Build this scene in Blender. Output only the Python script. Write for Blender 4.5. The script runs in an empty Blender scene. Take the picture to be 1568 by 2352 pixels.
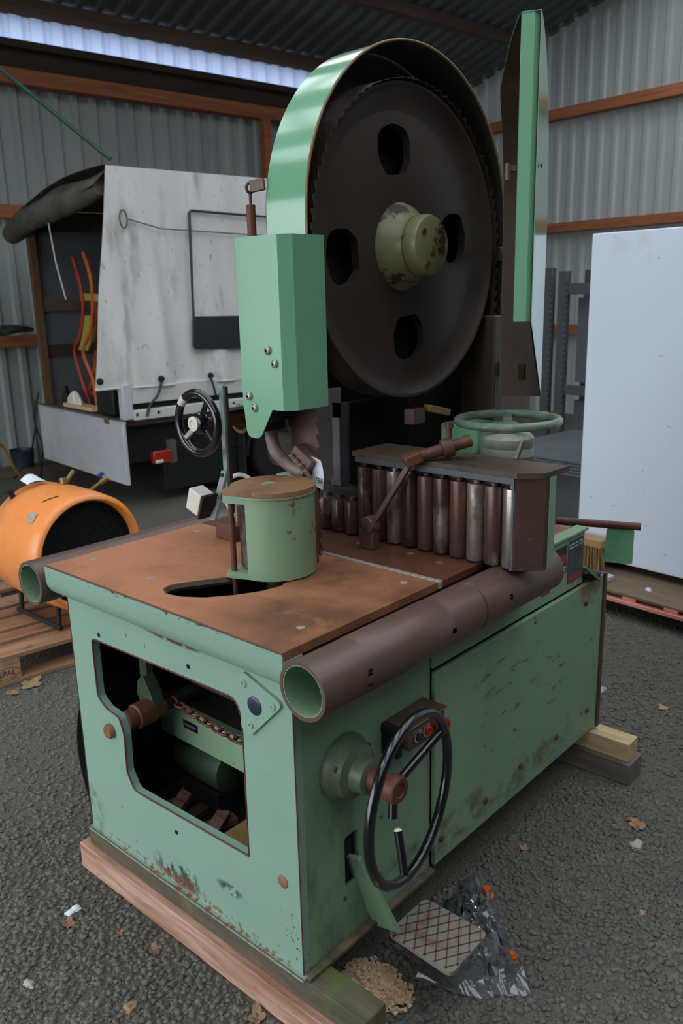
import bpy, math, random
import numpy as np
from mathutils import Vector, Matrix, geometry

# ------------------------------------------------------------------ camera, world, light
scene = bpy.context.scene
COL = scene.collection
PH = math.radians(7.6)                      # the shed stands turned against the machine by this much
cam_d = bpy.data.cameras.new('camera'); cam = bpy.data.objects.new('camera', cam_d); COL.objects.link(cam)
cam_d.sensor_fit = 'VERTICAL'; cam_d.sensor_height = 36.0; cam_d.sensor_width = 24.0
cam_d.lens = 36.0 * 1901.0 / 2352.0
cam_d.clip_start = 0.05; cam_d.clip_end = 200
RC = ((0.6648128, -0.7466245, -0.0239953), (-0.2044706, -0.1509826, -0.9671587), (0.7184816, 0.6478858, -0.2530379))
m = Matrix.Identity(4)
for i in range(3):
    m[i][0] = RC[0][i]; m[i][1] = -RC[1][i]; m[i][2] = -RC[2][i]
m[0][3], m[1][3], m[2][3] = -1.0973882, -1.142232, 1.6767761
cam.matrix_world = m
cam_d.dof.use_dof = True; cam_d.dof.focus_distance = 2.15; cam_d.dof.aperture_fstop = 5.0
scene.camera = cam

world = bpy.data.worlds.new('overcast_sky'); scene.world = world
world.use_nodes = True
wn = world.node_tree.nodes
bgn = wn['Background']; bgn.inputs['Color'].default_value = (0.87, 0.94, 1.0, 1); bgn.inputs['Strength'].default_value = 1.0

scene.view_settings.view_transform = 'Standard'; scene.view_settings.look = 'None'
scene.view_settings.exposure = 2.05; scene.view_settings.gamma = 1.0; scene.view_settings.use_curve_mapping = False

# the open gable end of the shed behind the camera: a light portal guides the sky light through it
def wpt(a, b, z=0.0):
    return Vector((math.cos(PH) * a + math.sin(PH) * b, -math.sin(PH) * a + math.cos(PH) * b, z))
OPEN_X = -4.6; OPEN_Y0 = -1.5; OPEN_Y1 = 5.0; OPEN_Z = 3.4
SKY = (1, 3, 5, 7, 9, 11)                                 # roof sheets that are clear skylights
RIDGE = 4.41 + 7.63 * 0.294
def portal(name, loc, aim, w, h):
    d = bpy.data.lights.new(name, 'AREA'); d.shape = 'RECTANGLE'; d.size = w; d.size_y = h; d.cycles.is_portal = True
    o = bpy.data.objects.new(name, d); COL.objects.link(o); o.location = loc; o.rotation_euler = aim.to_track_quat('-Z', 'Y').to_euler(); return o
portal('gable_portal', wpt(OPEN_X, (OPEN_Y0 + OPEN_Y1) / 2, OPEN_Z / 2), wpt(1, 0), OPEN_Y1 - OPEN_Y0, OPEN_Z)
for k in SKY:
    for s_ in (1, -1):
        po = portal('skylight_portal', wpt(-4.6 + (k + 0.5) * 1.05, s_ * 2.5, RIDGE - 2.5 * 0.294 + 0.03), Vector((0, 0, -1)), 1.05, 4.4)
        ax = wpt(0, 1).normalized(); tl_v = (wpt(0, s_) - Vector((0, 0, 0.294))).normalized(); nx_ = wpt(1, 0).normalized(); nz_ = nx_.cross(tl_v) * s_
        if nz_.z < 0: nz_ = -nz_
        po.rotation_euler = Matrix((nx_, nz_.cross(nx_), nz_)).transposed().to_euler()

# ------------------------------------------------------------------ materials
def lin(c):
    if isinstance(c, str):
        c = tuple(int(c[i:i + 2], 16) for i in (1, 3, 5))
    return tuple((v / 255 / 12.92) if v / 255 <= 0.04045 else ((v / 255 + 0.055) / 1.055) ** 2.4 for v in c) + (1,)
MATS = {}
def mat(name, base, rough=0.5, metal=0.0, layers=(), bump=None, spec=0.5, alpha=1.0, coat=0.0, vary=0.0, transl=None, sheen=0.0):
    """layers: dicts(tex='noise'|'voronoi'|'wave', scale, lo, hi, col, rough, metal, detail, stretch, dist)"""
    mt = bpy.data.materials.new(name); mt.use_nodes = True
    nt = mt.node_tree; N = nt.nodes; L = nt.links
    bs = N['Principled BSDF']
    tc = N.new('ShaderNodeTexCoord')
    def tex(d):
        mp = N.new('ShaderNodeMapping'); mp.inputs['Scale'].default_value = d.get('stretch', (1, 1, 1))
        mp.inputs['Location'].default_value = d.get('off', (0, 0, 0)); mp.inputs['Rotation'].default_value = d.get('rot', (0, 0, 0))
        L.new(tc.outputs['Object'], mp.inputs['Vector'])
        k = d.get('tex', 'noise')
        if k == 'noise':
            t = N.new('ShaderNodeTexNoise'); t.inputs['Scale'].default_value = d['scale']; t.inputs['Detail'].default_value = d.get('detail', 4)
            t.inputs['Roughness'].default_value = d.get('nr', 0.6); t.inputs['Distortion'].default_value = d.get('dist', 0.0); out = t.outputs['Fac']
        elif k == 'blob':
            sb = N.new('ShaderNodeVectorMath'); sb.operation = 'SUBTRACT'; sb.inputs[1].default_value = d['c']; L.new(tc.outputs['Object'], sb.inputs[0])
            dv = N.new('ShaderNodeVectorMath'); dv.operation = 'DIVIDE'; dv.inputs[1].default_value = d['r']; L.new(sb.outputs[0], dv.inputs[0])
            ln = N.new('ShaderNodeVectorMath'); ln.operation = 'LENGTH'; L.new(dv.outputs[0], ln.inputs[0])
            iv = N.new('ShaderNodeMath'); iv.operation = 'SUBTRACT'; iv.inputs[0].default_value = 1.0; L.new(ln.outputs['Value'], iv.inputs[1]); return iv.outputs[0]
        elif k == 'voronoi':
            t = N.new('ShaderNodeTexVoronoi'); t.inputs['Scale'].default_value = d['scale']; out = t.outputs['Distance']
        else:
            t = N.new('ShaderNodeTexWave'); t.inputs['Scale'].default_value = d['scale']; t.inputs['Distortion'].default_value = d.get('dist', 3)
            t.inputs['Detail'].default_value = d.get('detail', 3); t.bands_direction = d.get('dir', 'X'); out = t.outputs['Fac']
        L.new(mp.outputs['Vector'], t.inputs['Vector'])
        return out
    rgb = N.new('ShaderNodeRGB'); rgb.outputs[0].default_value = lin(base); cur = rgb.outputs[0]
    curR = curM = None
    for d in layers:
        o = tex(d)
        rp = N.new('ShaderNodeMapRange'); rp.inputs['From Min'].default_value = d['lo']; rp.inputs['From Max'].default_value = d['hi']
        rp.inputs['To Max'].default_value = d.get('amt', 1.0)
        L.new(o, rp.inputs['Value']); fac = rp.outputs['Result']
        if d.get('mask'):
            o2 = tex(d['mask']); r2 = N.new('ShaderNodeMapRange'); r2.inputs['From Min'].default_value = d['mask']['lo']; r2.inputs['From Max'].default_value = d['mask']['hi']
            L.new(o2, r2.inputs['Value']); mu = N.new('ShaderNodeMath'); mu.operation = 'MULTIPLY'
            L.new(fac, mu.inputs[0]); L.new(r2.outputs['Result'], mu.inputs[1]); fac = mu.outputs[0]
        mx = N.new('ShaderNodeMix'); mx.data_type = 'RGBA'; mx.inputs['B'].default_value = lin(d['col'])
        L.new(fac, mx.inputs['Factor']); L.new(cur, mx.inputs['A']); cur = mx.outputs['Result']
        if 'rough' in d:
            mr = N.new('ShaderNodeMix'); mr.data_type = 'FLOAT'; mr.inputs['B'].default_value = d['rough']
            if curR is None: mr.inputs['A'].default_value = rough
            else: L.new(curR, mr.inputs['A'])
            L.new(fac, mr.inputs['Factor']); curR = mr.outputs['Result']
        if 'metal' in d:
            mr = N.new('ShaderNodeMix'); mr.data_type = 'FLOAT'; mr.inputs['B'].default_value = d['metal']
            if curM is None: mr.inputs['A'].default_value = metal
            else: L.new(curM, mr.inputs['A'])
            L.new(fac, mr.inputs['Factor']); curM = mr.outputs['Result']
    if vary:
        oi = N.new('ShaderNodeObjectInfo'); hs = N.new('ShaderNodeHueSaturation')
        rr = N.new('ShaderNodeMapRange'); rr.inputs['To Min'].default_value = 1 - vary; rr.inputs['To Max'].default_value = 1 + vary
        L.new(oi.outputs['Random'], rr.inputs['Value']); L.new(rr.outputs['Result'], hs.inputs['Value'])
        L.new(cur, hs.inputs['Color']); cur = hs.outputs['Color']
    L.new(cur, bs.inputs['Base Color'])
    bs.inputs['Roughness'].default_value = rough; bs.inputs['Metallic'].default_value = metal
    bs.inputs['Specular IOR Level'].default_value = spec; bs.inputs['Alpha'].default_value = alpha
    bs.inputs['Coat Weight'].default_value = coat; bs.inputs['Coat Roughness'].default_value = 0.15
    bs.inputs['Sheen Weight'].default_value = sheen
    if curR is not None: L.new(curR, bs.inputs['Roughness'])
    if curM is not None: L.new(curM, bs.inputs['Metallic'])
    if bump:
        prev = None
        for d in (bump if isinstance(bump, (list, tuple)) else [bump]):
            o = tex(d); b = N.new('ShaderNodeBump'); b.inputs['Strength'].default_value = d['str']; b.inputs['Distance'].default_value = d.get('h', 0.01)
            L.new(o, b.inputs['Height'])
            if prev is not None: L.new(prev, b.inputs['Normal'])
            prev = b.outputs['Normal']
        L.new(prev, bs.inputs['Normal'])
    if transl:
        tr = N.new('ShaderNodeBsdfTranslucent'); L.new(cur, tr.inputs['Color']); ms = N.new('ShaderNodeMixShader'); ms.inputs[0].default_value = transl
        L.new(bs.outputs[0], ms.inputs[1]); L.new(tr.outputs[0], ms.inputs[2]); L.new(ms.outputs[0], N['Material Output'].inputs['Surface'])
    MATS[name] = mt
    return mt

RUST = '#6a3a26'
chips = dict(tex='noise', scale=38, lo=0.69, hi=0.72, col='#4a3028', rough=0.8, detail=6, mask=dict(scale=5, lo=0.45, hi=0.6))
chips2 = dict(tex='noise', scale=120, lo=0.70, hi=0.74, col='#3c3a36', rough=0.8, detail=3)
def at_saw(x, y, z): return (x - 0.7, y - 0.44, z - 0.15)
def stain(c, r, col, lo=0.52, hi=0.6, scale=40, stretch=(1, 1, 1), rough=0.8): return dict(scale=scale, lo=lo, hi=hi, col=col, rough=rough, detail=6, stretch=stretch, mask=dict(tex='blob', c=at_saw(*c), r=r, lo=0.05, hi=0.5))
mat('mint', '#8fae9c', 0.42, layers=[dict(scale=3, lo=0.35, hi=0.75, col='#88a896', detail=5), chips, chips2, dict(scale=2.2, lo=0.62, hi=0.8, col='#97a48c', detail=6, amt=0.5),
    stain((0, 0.46, 0.20), (0.1, 0.13, 0.05), '#3c4a48', 0.50, 0.56, 45, (1, 1, 0.5)), stain((0, 0.46, 0.185), (0.1, 0.12, 0.03), '#6a3d30', 0.42, 0.50, 25),
    stain((0, 0.25, 0.262), (0.1, 0.06, 0.02), '#33504a', 0.46, 0.52, 30), stain((0, 0.42, 0.165), (0.1, 0.6, 0.022), '#8a5a40', 0.50, 0.60, 60), stain((0, 0.04, 0.22), (0.1, 0.06, 0.12), '#5a3a30', 0.60, 0.64, 60),
    stain((-0.03, 0.45, 0.972), (0.1, 0.6, 0.010), '#5a3328', 0.56, 0.62, 60), stain((0, 0.86, 0.22), (0.1, 0.06, 0.1), '#6f8070', 0.45, 0.6, 20), stain((0, 0.40, 0.885), (0.1, 0.16, 0.012), '#54352a', 0.40, 0.5, 50)], bump=dict(scale=160, str=0.05, h=0.002))
mat('mint_side', '#86a384', 0.48, layers=[dict(scale=2.5, lo=0.4, hi=0.7, col='#7a997a', detail=6), dict(scale=9, lo=0.64, hi=0.70, col='#5a3f2c', rough=0.8, detail=7, stretch=(1, 1, 2.2), rot=(0, 0.5, 0), mask=dict(scale=2.0, lo=0.5, hi=0.62)), dict(scale=30, lo=0.68, hi=0.71, col='#39453a', detail=5), stain((0.98, 0, 0.50), (0.40, 0.1, 0.17), '#6e4630', 0.59, 0.65, 22, (0.35, 1, 1.6)), stain((0.85, 0, 0.62), (0.25, 0.1, 0.07), '#4f5c4e', 0.58, 0.66, 18, (0.4, 1, 1.8)), stain((0.75, 0, 0.24), (0.8, 0.1, 0.08), '#6a6048', 0.45, 0.65, 14), stain((1.38, 0, 0.72), (0.12, 0.1, 0.07), '#7a684c', 0.35, 0.5, 12), stain((0.08, 0, 0.35), (0.2, 0.1, 0.4), '#55614e', 0.45, 0.7, 9, (1, 1, 0.4)), dict(scale=4, lo=0.55, hi=0.8, col='#6d7560', detail=6, stretch=(1, 1, 0.25), amt=0.6)], bump=dict(scale=120, str=0.05, h=0.002))
mat('guard_green', '#74ab87', 0.26, layers=[dict(scale=2.0, lo=0.4, hi=0.7, col='#6fa582'), dict(scale=45, lo=0.72, hi=0.75, col='#a98b7a', detail=5)], coat=0.25)
mat('hoop_green', '#7bb08c', 0.13, layers=[dict(scale=5, lo=0.62, hi=0.75, col='#b7a494', rough=0.45, detail=7, dist=1.0, mask=dict(scale=1.7, lo=0.5, hi=0.6))], coat=0.5)
mat('hub_green', '#85845f', 0.33, layers=[dict(scale=9, lo=0.56, hi=0.60, col='#4a3022', rough=0.6, detail=5), dict(scale=30, lo=0.6, hi=0.7, col='#a58a62', detail=4, amt=0.6)])
mat('cyl_green', '#86a183', 0.4, layers=[dict(scale=6, lo=0.55, hi=0.75, col='#6d7f62', detail=7, stretch=(1, 1, 0.5)), dict(scale=24, lo=0.66, hi=0.70, col='#5a3b2a', detail=6, rough=0.8), dict(scale=3, lo=0.6, hi=0.75, col='#8b7a58', detail=6, amt=0.5)], bump=dict(scale=40, str=0.12, h=0.003))
mat('cyl_top', '#8d6a4a', 0.55, layers=[dict(scale=9, lo=0.45, hi=0.62, col='#7b4f30', detail=7), dict(scale=14, lo=0.6, hi=0.66, col='#8c9a76', detail=6)], bump=dict(scale=50, str=0.15, h=0.003))
mat('flange_green', '#59674f', 0.45, layers=[dict(scale=7, lo=0.5, hi=0.7, col='#47533f', detail=6), dict(scale=9, lo=0.55, hi=0.65, col='#6b3a24', detail=6, rough=0.8, mask=dict(tex='blob', c=at_saw(0.152, -0.03, 0.57), r=(0.1, 0.1, 0.05), lo=0, hi=0.5))])
mat('handwheel_green', '#6e8271', 0.35, layers=[dict(scale=25, lo=0.5, hi=0.65, col='#869689', detail=5), dict(scale=40, lo=0.62, hi=0.7, col='#a7b0a8', metal=0.4)], bump=dict(scale=90, str=0.2, h=0.002))
mat('rust_table', '#b87a58', 0.6, layers=[dict(scale=2.6, lo=0.46, hi=0.72, col='#8a5c42', detail=7, dist=0.6), dict(scale=7, lo=0.60, hi=0.85, col='#5a3d30', detail=7, dist=1.2, rough=0.45), stain((0.30, 0.12, 0.975), (0.40, 0.32, 0.1), '#63402e', 0.25, 0.68, 5, rough=0.5), stain((0.10, 0.02, 0.975), (0.25, 0.25, 0.1), '#6a4632', 0.3, 0.7, 6, rough=0.5), stain((0.30, 0.10, 0.975), (0.30, 0.2, 0.1), '#8f6a4a', 0.54, 0.66, 16, rough=0.5), dict(scale=4, lo=0.60, hi=0.78, col='#a8714c', detail=7, off=(3, 1, 0)), dict(scale=300, lo=0.72, hi=0.8, col='#b89a80', detail=2, amt=0.6)], bump=dict(scale=220, str=0.12, h=0.001), spec=0.35)
mat('rust_table_rear', '#663c2c', 0.55, layers=[dict(scale=4, lo=0.45, hi=0.66, col='#4a2d24', detail=7, dist=0.8), dict(scale=8, lo=0.6, hi=0.75, col='#8a5a3c', detail=6)], bump=dict(scale=220, str=0.12, h=0.001), spec=0.35)
mat('rust_dark', '#6b554e', 0.40, layers=[dict(scale=6, lo=0.45, hi=0.7, col='#6a4c3f', detail=7, dist=0.5), dict(scale=24, lo=0.62, hi=0.76, col='#7a5a48', detail=6), dict(scale=300, lo=0.7, hi=0.8, col='#8a8078', detail=2, amt=0.4)], bump=dict(scale=150, str=0.15, h=0.001), metal=0.2)
mat('cast_grey', '#8a7d76', 0.6, layers=[dict(scale=20, lo=0.5, hi=0.7, col='#6a5148', detail=6)], metal=0.2)
mat('gear_grey', '#a9ada0', 0.5, layers=[dict(scale=14, lo=0.5, hi=0.72, col='#7f8878', detail=6)])
mat('rust_red', '#673b2b', 0.55, layers=[dict(scale=12, lo=0.45, hi=0.7, col='#4f3026', detail=6), dict(scale=30, lo=0.62, hi=0.75, col='#8b5a42', detail=5)], bump=dict(scale=160, str=0.15, h=0.001))
mat('roller_steel', '#5c4843', 0.33, metal=0.5, layers=[dict(scale=5, lo=0.42, hi=0.62, col='#4a3530', detail=6, stretch=(1, 1, 0.4)), dict(scale=7, lo=0.53, hi=0.64, col='#b5ada5', detail=7, metal=0.9, rough=0.3, stretch=(1, 1, 0.5), off=(5, 2, 0)), dict(scale=11, lo=0.58, hi=0.70, col='#6e3d22', detail=7, rough=0.7, metal=0.1, off=(1, 7, 3))], vary=0.25)
mat('roller_bright', '#a39c95', 0.3, metal=0.8, layers=[dict(scale=6, lo=0.5, hi=0.6, col='#5a4238', detail=7, rough=0.5, metal=0.2, stretch=(1, 1, 0.6)), dict(scale=14, lo=0.58, hi=0.68, col='#7a4a2c', detail=7, rough=0.7, metal=0.1)])
mat('roller_rusty', '#57403a', 0.38, metal=0.3, layers=[dict(scale=6, lo=0.45, hi=0.65, col='#6e4230', detail=7, stretch=(1, 1, 0.5)), dict(scale=9, lo=0.62, hi=0.7, col='#8f8780', detail=7, metal=0.7, off=(2, 2, 2))])
mat('wheel_dark', '#4c433e', 0.45, metal=0.3, layers=[dict(scale=4, lo=0.4, hi=0.7, col='#42372e', detail=6), dict(scale=9, lo=0.58, hi=0.75, col='#574130', detail=7)], bump=dict(scale=160, str=0.06, h=0.001))
mat('dirt_shade_brown', '#2a2522', 0.75, layers=[dict(scale=6, lo=0.45, hi=0.7, col='#3b2e22', detail=6)])  # dark brown: dirt in the wheel guard, painted shade inside the cabinet
mat('fence_brown', '#4a352f', 0.5, layers=[dict(scale=10, lo=0.5, hi=0.7, col='#5c3f33', detail=6), dict(scale=40, lo=0.65, hi=0.72, col='#7a5340', detail=4)], bump=dict(scale=120, str=0.12, h=0.001))
mat('column_brown', '#5c4836', 0.5, layers=[dict(scale=5, lo=0.4, hi=0.7, col='#2f2620', detail=6, stretch=(1, 1, 0.3)), dict(scale=8, lo=0.6, hi=0.75, col='#6f563a', detail=6, stretch=(1, 1, 0.2)), dict(scale=14, lo=0.68, hi=0.72, col='#4f6b46', detail=5)])
mat('hinge_rod', '#8a6a45', 0.5, layers=[dict(scale=20, lo=0.5, hi=0.7, col='#6b4a2c', detail=4)])
mat('black_gloss', '#0c0e11', 0.2, layers=[dict(scale=45, lo=0.74, hi=0.77, col='#a8a8a8', detail=4)], coat=0.6)
mat('black_matt', '#121212', 0.6)
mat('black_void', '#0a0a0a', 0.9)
mat('chrome', '#c9cdd2', 0.15, metal=1.0)
mat('steel', '#8d8c8a', 0.35, metal=0.9, layers=[dict(scale=30, lo=0.5, hi=0.7, col='#6a625c', detail=5)])
mat('strip_alu', '#a8a294', 0.4, metal=0.2, layers=[dict(scale=40, lo=0.6, hi=0.75, col='#7a6a58', detail=5)])
mat('bolt_zinc', '#a9a5a0', 0.35, metal=0.7)
mat('white_plastic', '#d9d4c8', 0.4)
mat('grey_bar', '#8c9896', 0.4, layers=[dict(scale=20, lo=0.6, hi=0.7, col='#6e4636', detail=5, rough=0.8)])
mat('paper', '#e4e8f0', 0.7)
mat('ink', '#30343c', 0.8)
mat('red_knob', '#b01c18', 0.3)
mat('blade', '#5b4440', 0.4, metal=0.5, layers=[dict(scale=14, lo=0.45, hi=0.7, col='#45302a', detail=6)])
mat('decal_dark', '#3a424a', 0.4); mat('decal_red', '#8a2d36', 0.4); mat('decal_line', '#c9c3a8', 0.4); mat('decal_black', '#1b1f1a', 0.4)
mat('blue_disc', '#2a3448', 0.3, layers=[dict(scale=60, lo=0.6, hi=0.7, col='#4a5468')])
mat('pedal', '#8f8a7e', 0.5, metal=0.2, layers=[dict(scale=16, lo=0.5, hi=0.68, col='#75523f', detail=6), dict(scale=60, lo=0.6, hi=0.7, col='#8d8f80')])
mat('label_black', '#14161a', 0.4)
mat('sawdust', '#d6b494', 0.95, layers=[dict(scale=60, lo=0.4, hi=0.7, col='#e6c8a2', detail=4)])
def wood(name, a, b, sc=4, dirn=(8, 1, 8), rough=0.75, extra=()):
    mat(name, a, rough, layers=[dict(scale=sc, lo=0.35, hi=0.68, col=b, detail=7, stretch=dirn, dist=0.5)] + list(extra), bump=dict(scale=sc * 3, str=0.25, h=0.002, stretch=dirn), vary=0.1)
wood('pine_pink', '#cfa692', '#94684f', 4, (8, 0.8, 8), extra=[dict(scale=30, lo=0.66, hi=0.72, col='#6a4a36', stretch=(3, 1, 3))])
wood('wood_mossy', '#6b5e50', '#4a4a34', 5, (8, 0.8, 8), extra=[dict(scale=9, lo=0.55, hi=0.7, col='#5c6a34', detail=6), dict(scale=6, lo=0.6, hi=0.75, col='#8a6f5a', off=(4, 1, 1))])
wood('pine_yellow', '#dcc49c', '#bb9a6c', 4, (8, 0.8, 8))
wood('wood_grey', '#7a7068', '#5f554d', 4, (8, 0.8, 8), extra=[dict(scale=5, lo=0.62, hi=0.68, col='#7c5240', detail=3)])
wood('timber_orange', '#a8663f', '#83492f', 3, (0.6, 8, 8))
wood('timber_orange_y', '#b06b45', '#8a5034', 3, (8, 0.6, 8))
wood('timber_dark', '#3b2a22', '#2a1f1a', 3, (0.6, 8, 8))
wood('timber_brown', '#6a5446', '#54423a', 3, (0.6, 8, 8))
wood('pallet_wood', '#a98262', '#7d5a44', 3, (0.7, 8, 8), extra=[dict(scale=12, lo=0.6, hi=0.7, col='#54443a', detail=5)])
wood('pallet_wood_y', '#b8926f', '#957053', 3, (8, 0.7, 8))
wood('plywood', '#7f6b56', '#6b5946', 3, (6, 0.8, 6))
wood('pallet_pink', '#e69a88', '#cc7a68', 3, (6, 0.8, 6))
wood('oak_panel', '#6b4e35', '#543c28', 3, (8, 8, 0.8))
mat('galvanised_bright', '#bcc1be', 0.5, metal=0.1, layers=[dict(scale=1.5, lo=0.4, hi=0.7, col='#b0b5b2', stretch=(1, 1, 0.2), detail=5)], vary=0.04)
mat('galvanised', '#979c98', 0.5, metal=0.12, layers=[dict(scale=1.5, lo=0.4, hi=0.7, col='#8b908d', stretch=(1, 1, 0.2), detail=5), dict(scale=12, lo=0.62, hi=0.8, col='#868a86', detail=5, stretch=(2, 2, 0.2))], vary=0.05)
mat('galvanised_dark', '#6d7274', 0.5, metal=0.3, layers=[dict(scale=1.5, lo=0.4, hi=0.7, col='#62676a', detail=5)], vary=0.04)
mat('clear_sheet', '#aab6c8', 0.4, transl=0.5)
_n = MATS['clear_sheet'].node_tree; _t = _n.nodes.new('ShaderNodeBsdfTransparent'); _x = _n.nodes.new('ShaderNodeMixShader'); _x.inputs[0].default_value = 0.75
_o = _n.nodes['Material Output']; _s = _o.inputs['Surface'].links[0].from_socket; _n.links.new(_s, _x.inputs[1]); _n.links.new(_t.outputs[0], _x.inputs[2]); _n.links.new(_x.outputs[0], _o.inputs['Surface'])
mat('eave_sheet', '#8e99b4', 0.4, transl=0.62)
mat('asphalt', '#524e47', 0.9, layers=[dict(scale=1.3, lo=0.35, hi=0.7, col='#5f5a51', detail=8), dict(tex='voronoi', scale=75, lo=0.0, hi=0.55, col='#6b675f', amt=0.6), dict(scale=140, lo=0.55, hi=0.75, col='#33322f', detail=4), dict(scale=30, lo=0.66, hi=0.75, col='#6b6255', detail=5)], bump=[dict(scale=60, str=0.3, h=0.01, detail=8), dict(tex='voronoi', scale=95, str=0.6, h=0.008)], spec=0.25)
mat('stone', '#62615a', 0.85, layers=[dict(scale=14, lo=0.4, hi=0.7, col='#767168', detail=3), dict(scale=45, lo=0.6, hi=0.7, col='#4a4843', detail=3), dict(scale=22, lo=0.68, hi=0.74, col='#7a6a5a', detail=3, off=(3, 3, 0))], spec=0.3)
mat('stone_pale', '#b0a79d', 0.8, layers=[dict(scale=40, lo=0.5, hi=0.7, col='#97897c')])
mat('leaf', '#8a5f45', 0.7, layers=[dict(scale=30, lo=0.4, hi=0.7, col='#a87c5e', detail=4)], vary=0.2)
mat('leaf_pale', '#a88a6a', 0.7, layers=[dict(scale=30, lo=0.4, hi=0.7, col='#8a6a4c', detail=4)], vary=0.15)
mat('canvas', '#d2d0cc', 0.8, layers=[dict(scale=1.2, lo=0.35, hi=0.7, col='#dddbd8', detail=7), dict(scale=5, lo=0.55, hi=0.8, col='#7d7973', detail=8, stretch=(1, 1, 0.25)), dict(scale=22, lo=0.62, hi=0.75, col='#8c8984', detail=6, stretch=(1, 1, 0.6))], bump=dict(scale=5, str=0.3, h=0.03, detail=5, stretch=(1.2, 1, 0.35)))
mat('canvas_dirty', '#5f5a52', 0.85, layers=[dict(scale=4, lo=0.4, hi=0.7, col='#3f3b34', detail=7), dict(scale=12, lo=0.6, hi=0.75, col='#7b756a', detail=6)], bump=dict(scale=14, str=0.4, h=0.02))
mat('canvas_green', '#1f332f', 0.6)
mat('canvas_window', '#23292b', 0.4, layers=[dict(scale=4, lo=0.4, hi=0.7, col='#2c3335')])
mat('alu', '#c6c8cb', 0.45, metal=0.15, layers=[dict(scale=2.5, lo=0.4, hi=0.75, col='#b4b5b8', detail=6), dict(scale=10, lo=0.62, hi=0.8, col='#9a938a', detail=7, stretch=(1, 1, 3))])
mat('white_paint', '#c9cac6', 0.4, layers=[dict(scale=6, lo=0.6, hi=0.8, col='#a9a79e', detail=6)])
mat('rubber', '#171716', 0.75)
mat('rim_grey', '#54524e', 0.5)
mat('tail_red', '#9a1f16', 0.15, coat=0.5)
mat('tail_white', '#d9d4d4', 0.15, coat=0.5)
mat('orange_drum', '#fa9a54', 0.33, layers=[dict(scale=4, lo=0.45, hi=0.75, col='#ee8c48', detail=6), dict(scale=3.2, lo=0.60, hi=0.72, col='#ff9a38', detail=5, off=(2, 2, 2)), dict(scale=16, lo=0.68, hi=0.72, col='#7b4a2c', detail=6), dict(scale=9, lo=0.62, hi=0.78, col='#b87850', detail=7, amt=0.6)], coat=0.15)
mat('orange_wood', '#c0602a', 0.45, layers=[dict(scale=8, lo=0.5, hi=0.7, col='#a84c20')])
mat('orange_red', '#a5391f', 0.5)
mat('yellow_fabric', '#9a9440', 0.8)
mat('red_paint', '#a01f26', 0.4)
mat('rack_grey', '#56575a', 0.5, metal=0.2)
mat('rack_panel', '#5d6064', 0.55, layers=[dict(scale=2, lo=0.4, hi=0.7, col='#55585c')])
mat('cabinet_white', '#e6eefb', 0.35, layers=[dict(scale=1.2, lo=0.64, hi=0.8, col='#b3ab9c', detail=6, amt=0.5), dict(scale=14, lo=0.70, hi=0.73, col='#8f98a6', detail=3, stretch=(1, 1, 3), amt=0.7)], bump=dict(scale=1.8, str=0.12, h=0.05, detail=2), coat=0.1)
mat('grey_cover', '#4b5052', 0.6, layers=[dict(scale=2, lo=0.4, hi=0.7, col='#5d6264', detail=6)])
mat('flap_green', '#78b58a', 0.45, layers=[dict(scale=9, lo=0.5, hi=0.7, col='#66a078', detail=6), dict(scale=25, lo=0.66, hi=0.7, col='#4a3a2c')])
mat('bristle', '#8a6c42', 0.9); mat('tan_wood', '#a88459', 0.7)
mat('yellow_rod', '#b08a1c', 0.5)
mat('blue_plastic', '#20408a', 0.4); mat('bucket_blue', '#2a3440', 0.5)
mat('strut_green', '#274a3c', 0.4)
mat('orange_cap', '#d25a22', 0.35)
mat('brass', '#8f7a4a', 0.4, metal=0.6)
mat('motor_green', '#48604a', 0.5, layers=[dict(scale=5, lo=0.5, hi=0.7, col='#3f3a2c', detail=6)])
mat('mesh_black', '#141413', 0.6)
mat('clear_film', '#dfe3e6', 0.08)
_n = MATS['clear_film'].node_tree; _N = _n.nodes
_t = _N.new('ShaderNodeBsdfTransparent'); _t.inputs[0].default_value = (0.98, 0.98, 0.99, 1); _g = _N.new('ShaderNodeBsdfGlossy'); _g.inputs['Roughness'].default_value = 0.06
_f = _N.new('ShaderNodeFresnel'); _f.inputs['IOR'].default_value = 1.7; _x = _N.new('ShaderNodeMixShader'); _n.links.new(_f.outputs[0], _x.inputs[0]); _n.links.new(_t.outputs[0], _x.inputs[1]); _n.links.new(_g.outputs[0], _x.inputs[2])
_d = _N.new('ShaderNodeMixShader'); _d.inputs[0].default_value = 0.10; _n.links.new(_x.outputs[0], _d.inputs[1]); _n.links.new(_N['Principled BSDF'].outputs[0], _d.inputs[2]); _n.links.new(_d.outputs[0], _N['Material Output'].inputs['Surface'])
mat('cable_black', '#151515', 0.6)

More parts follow.
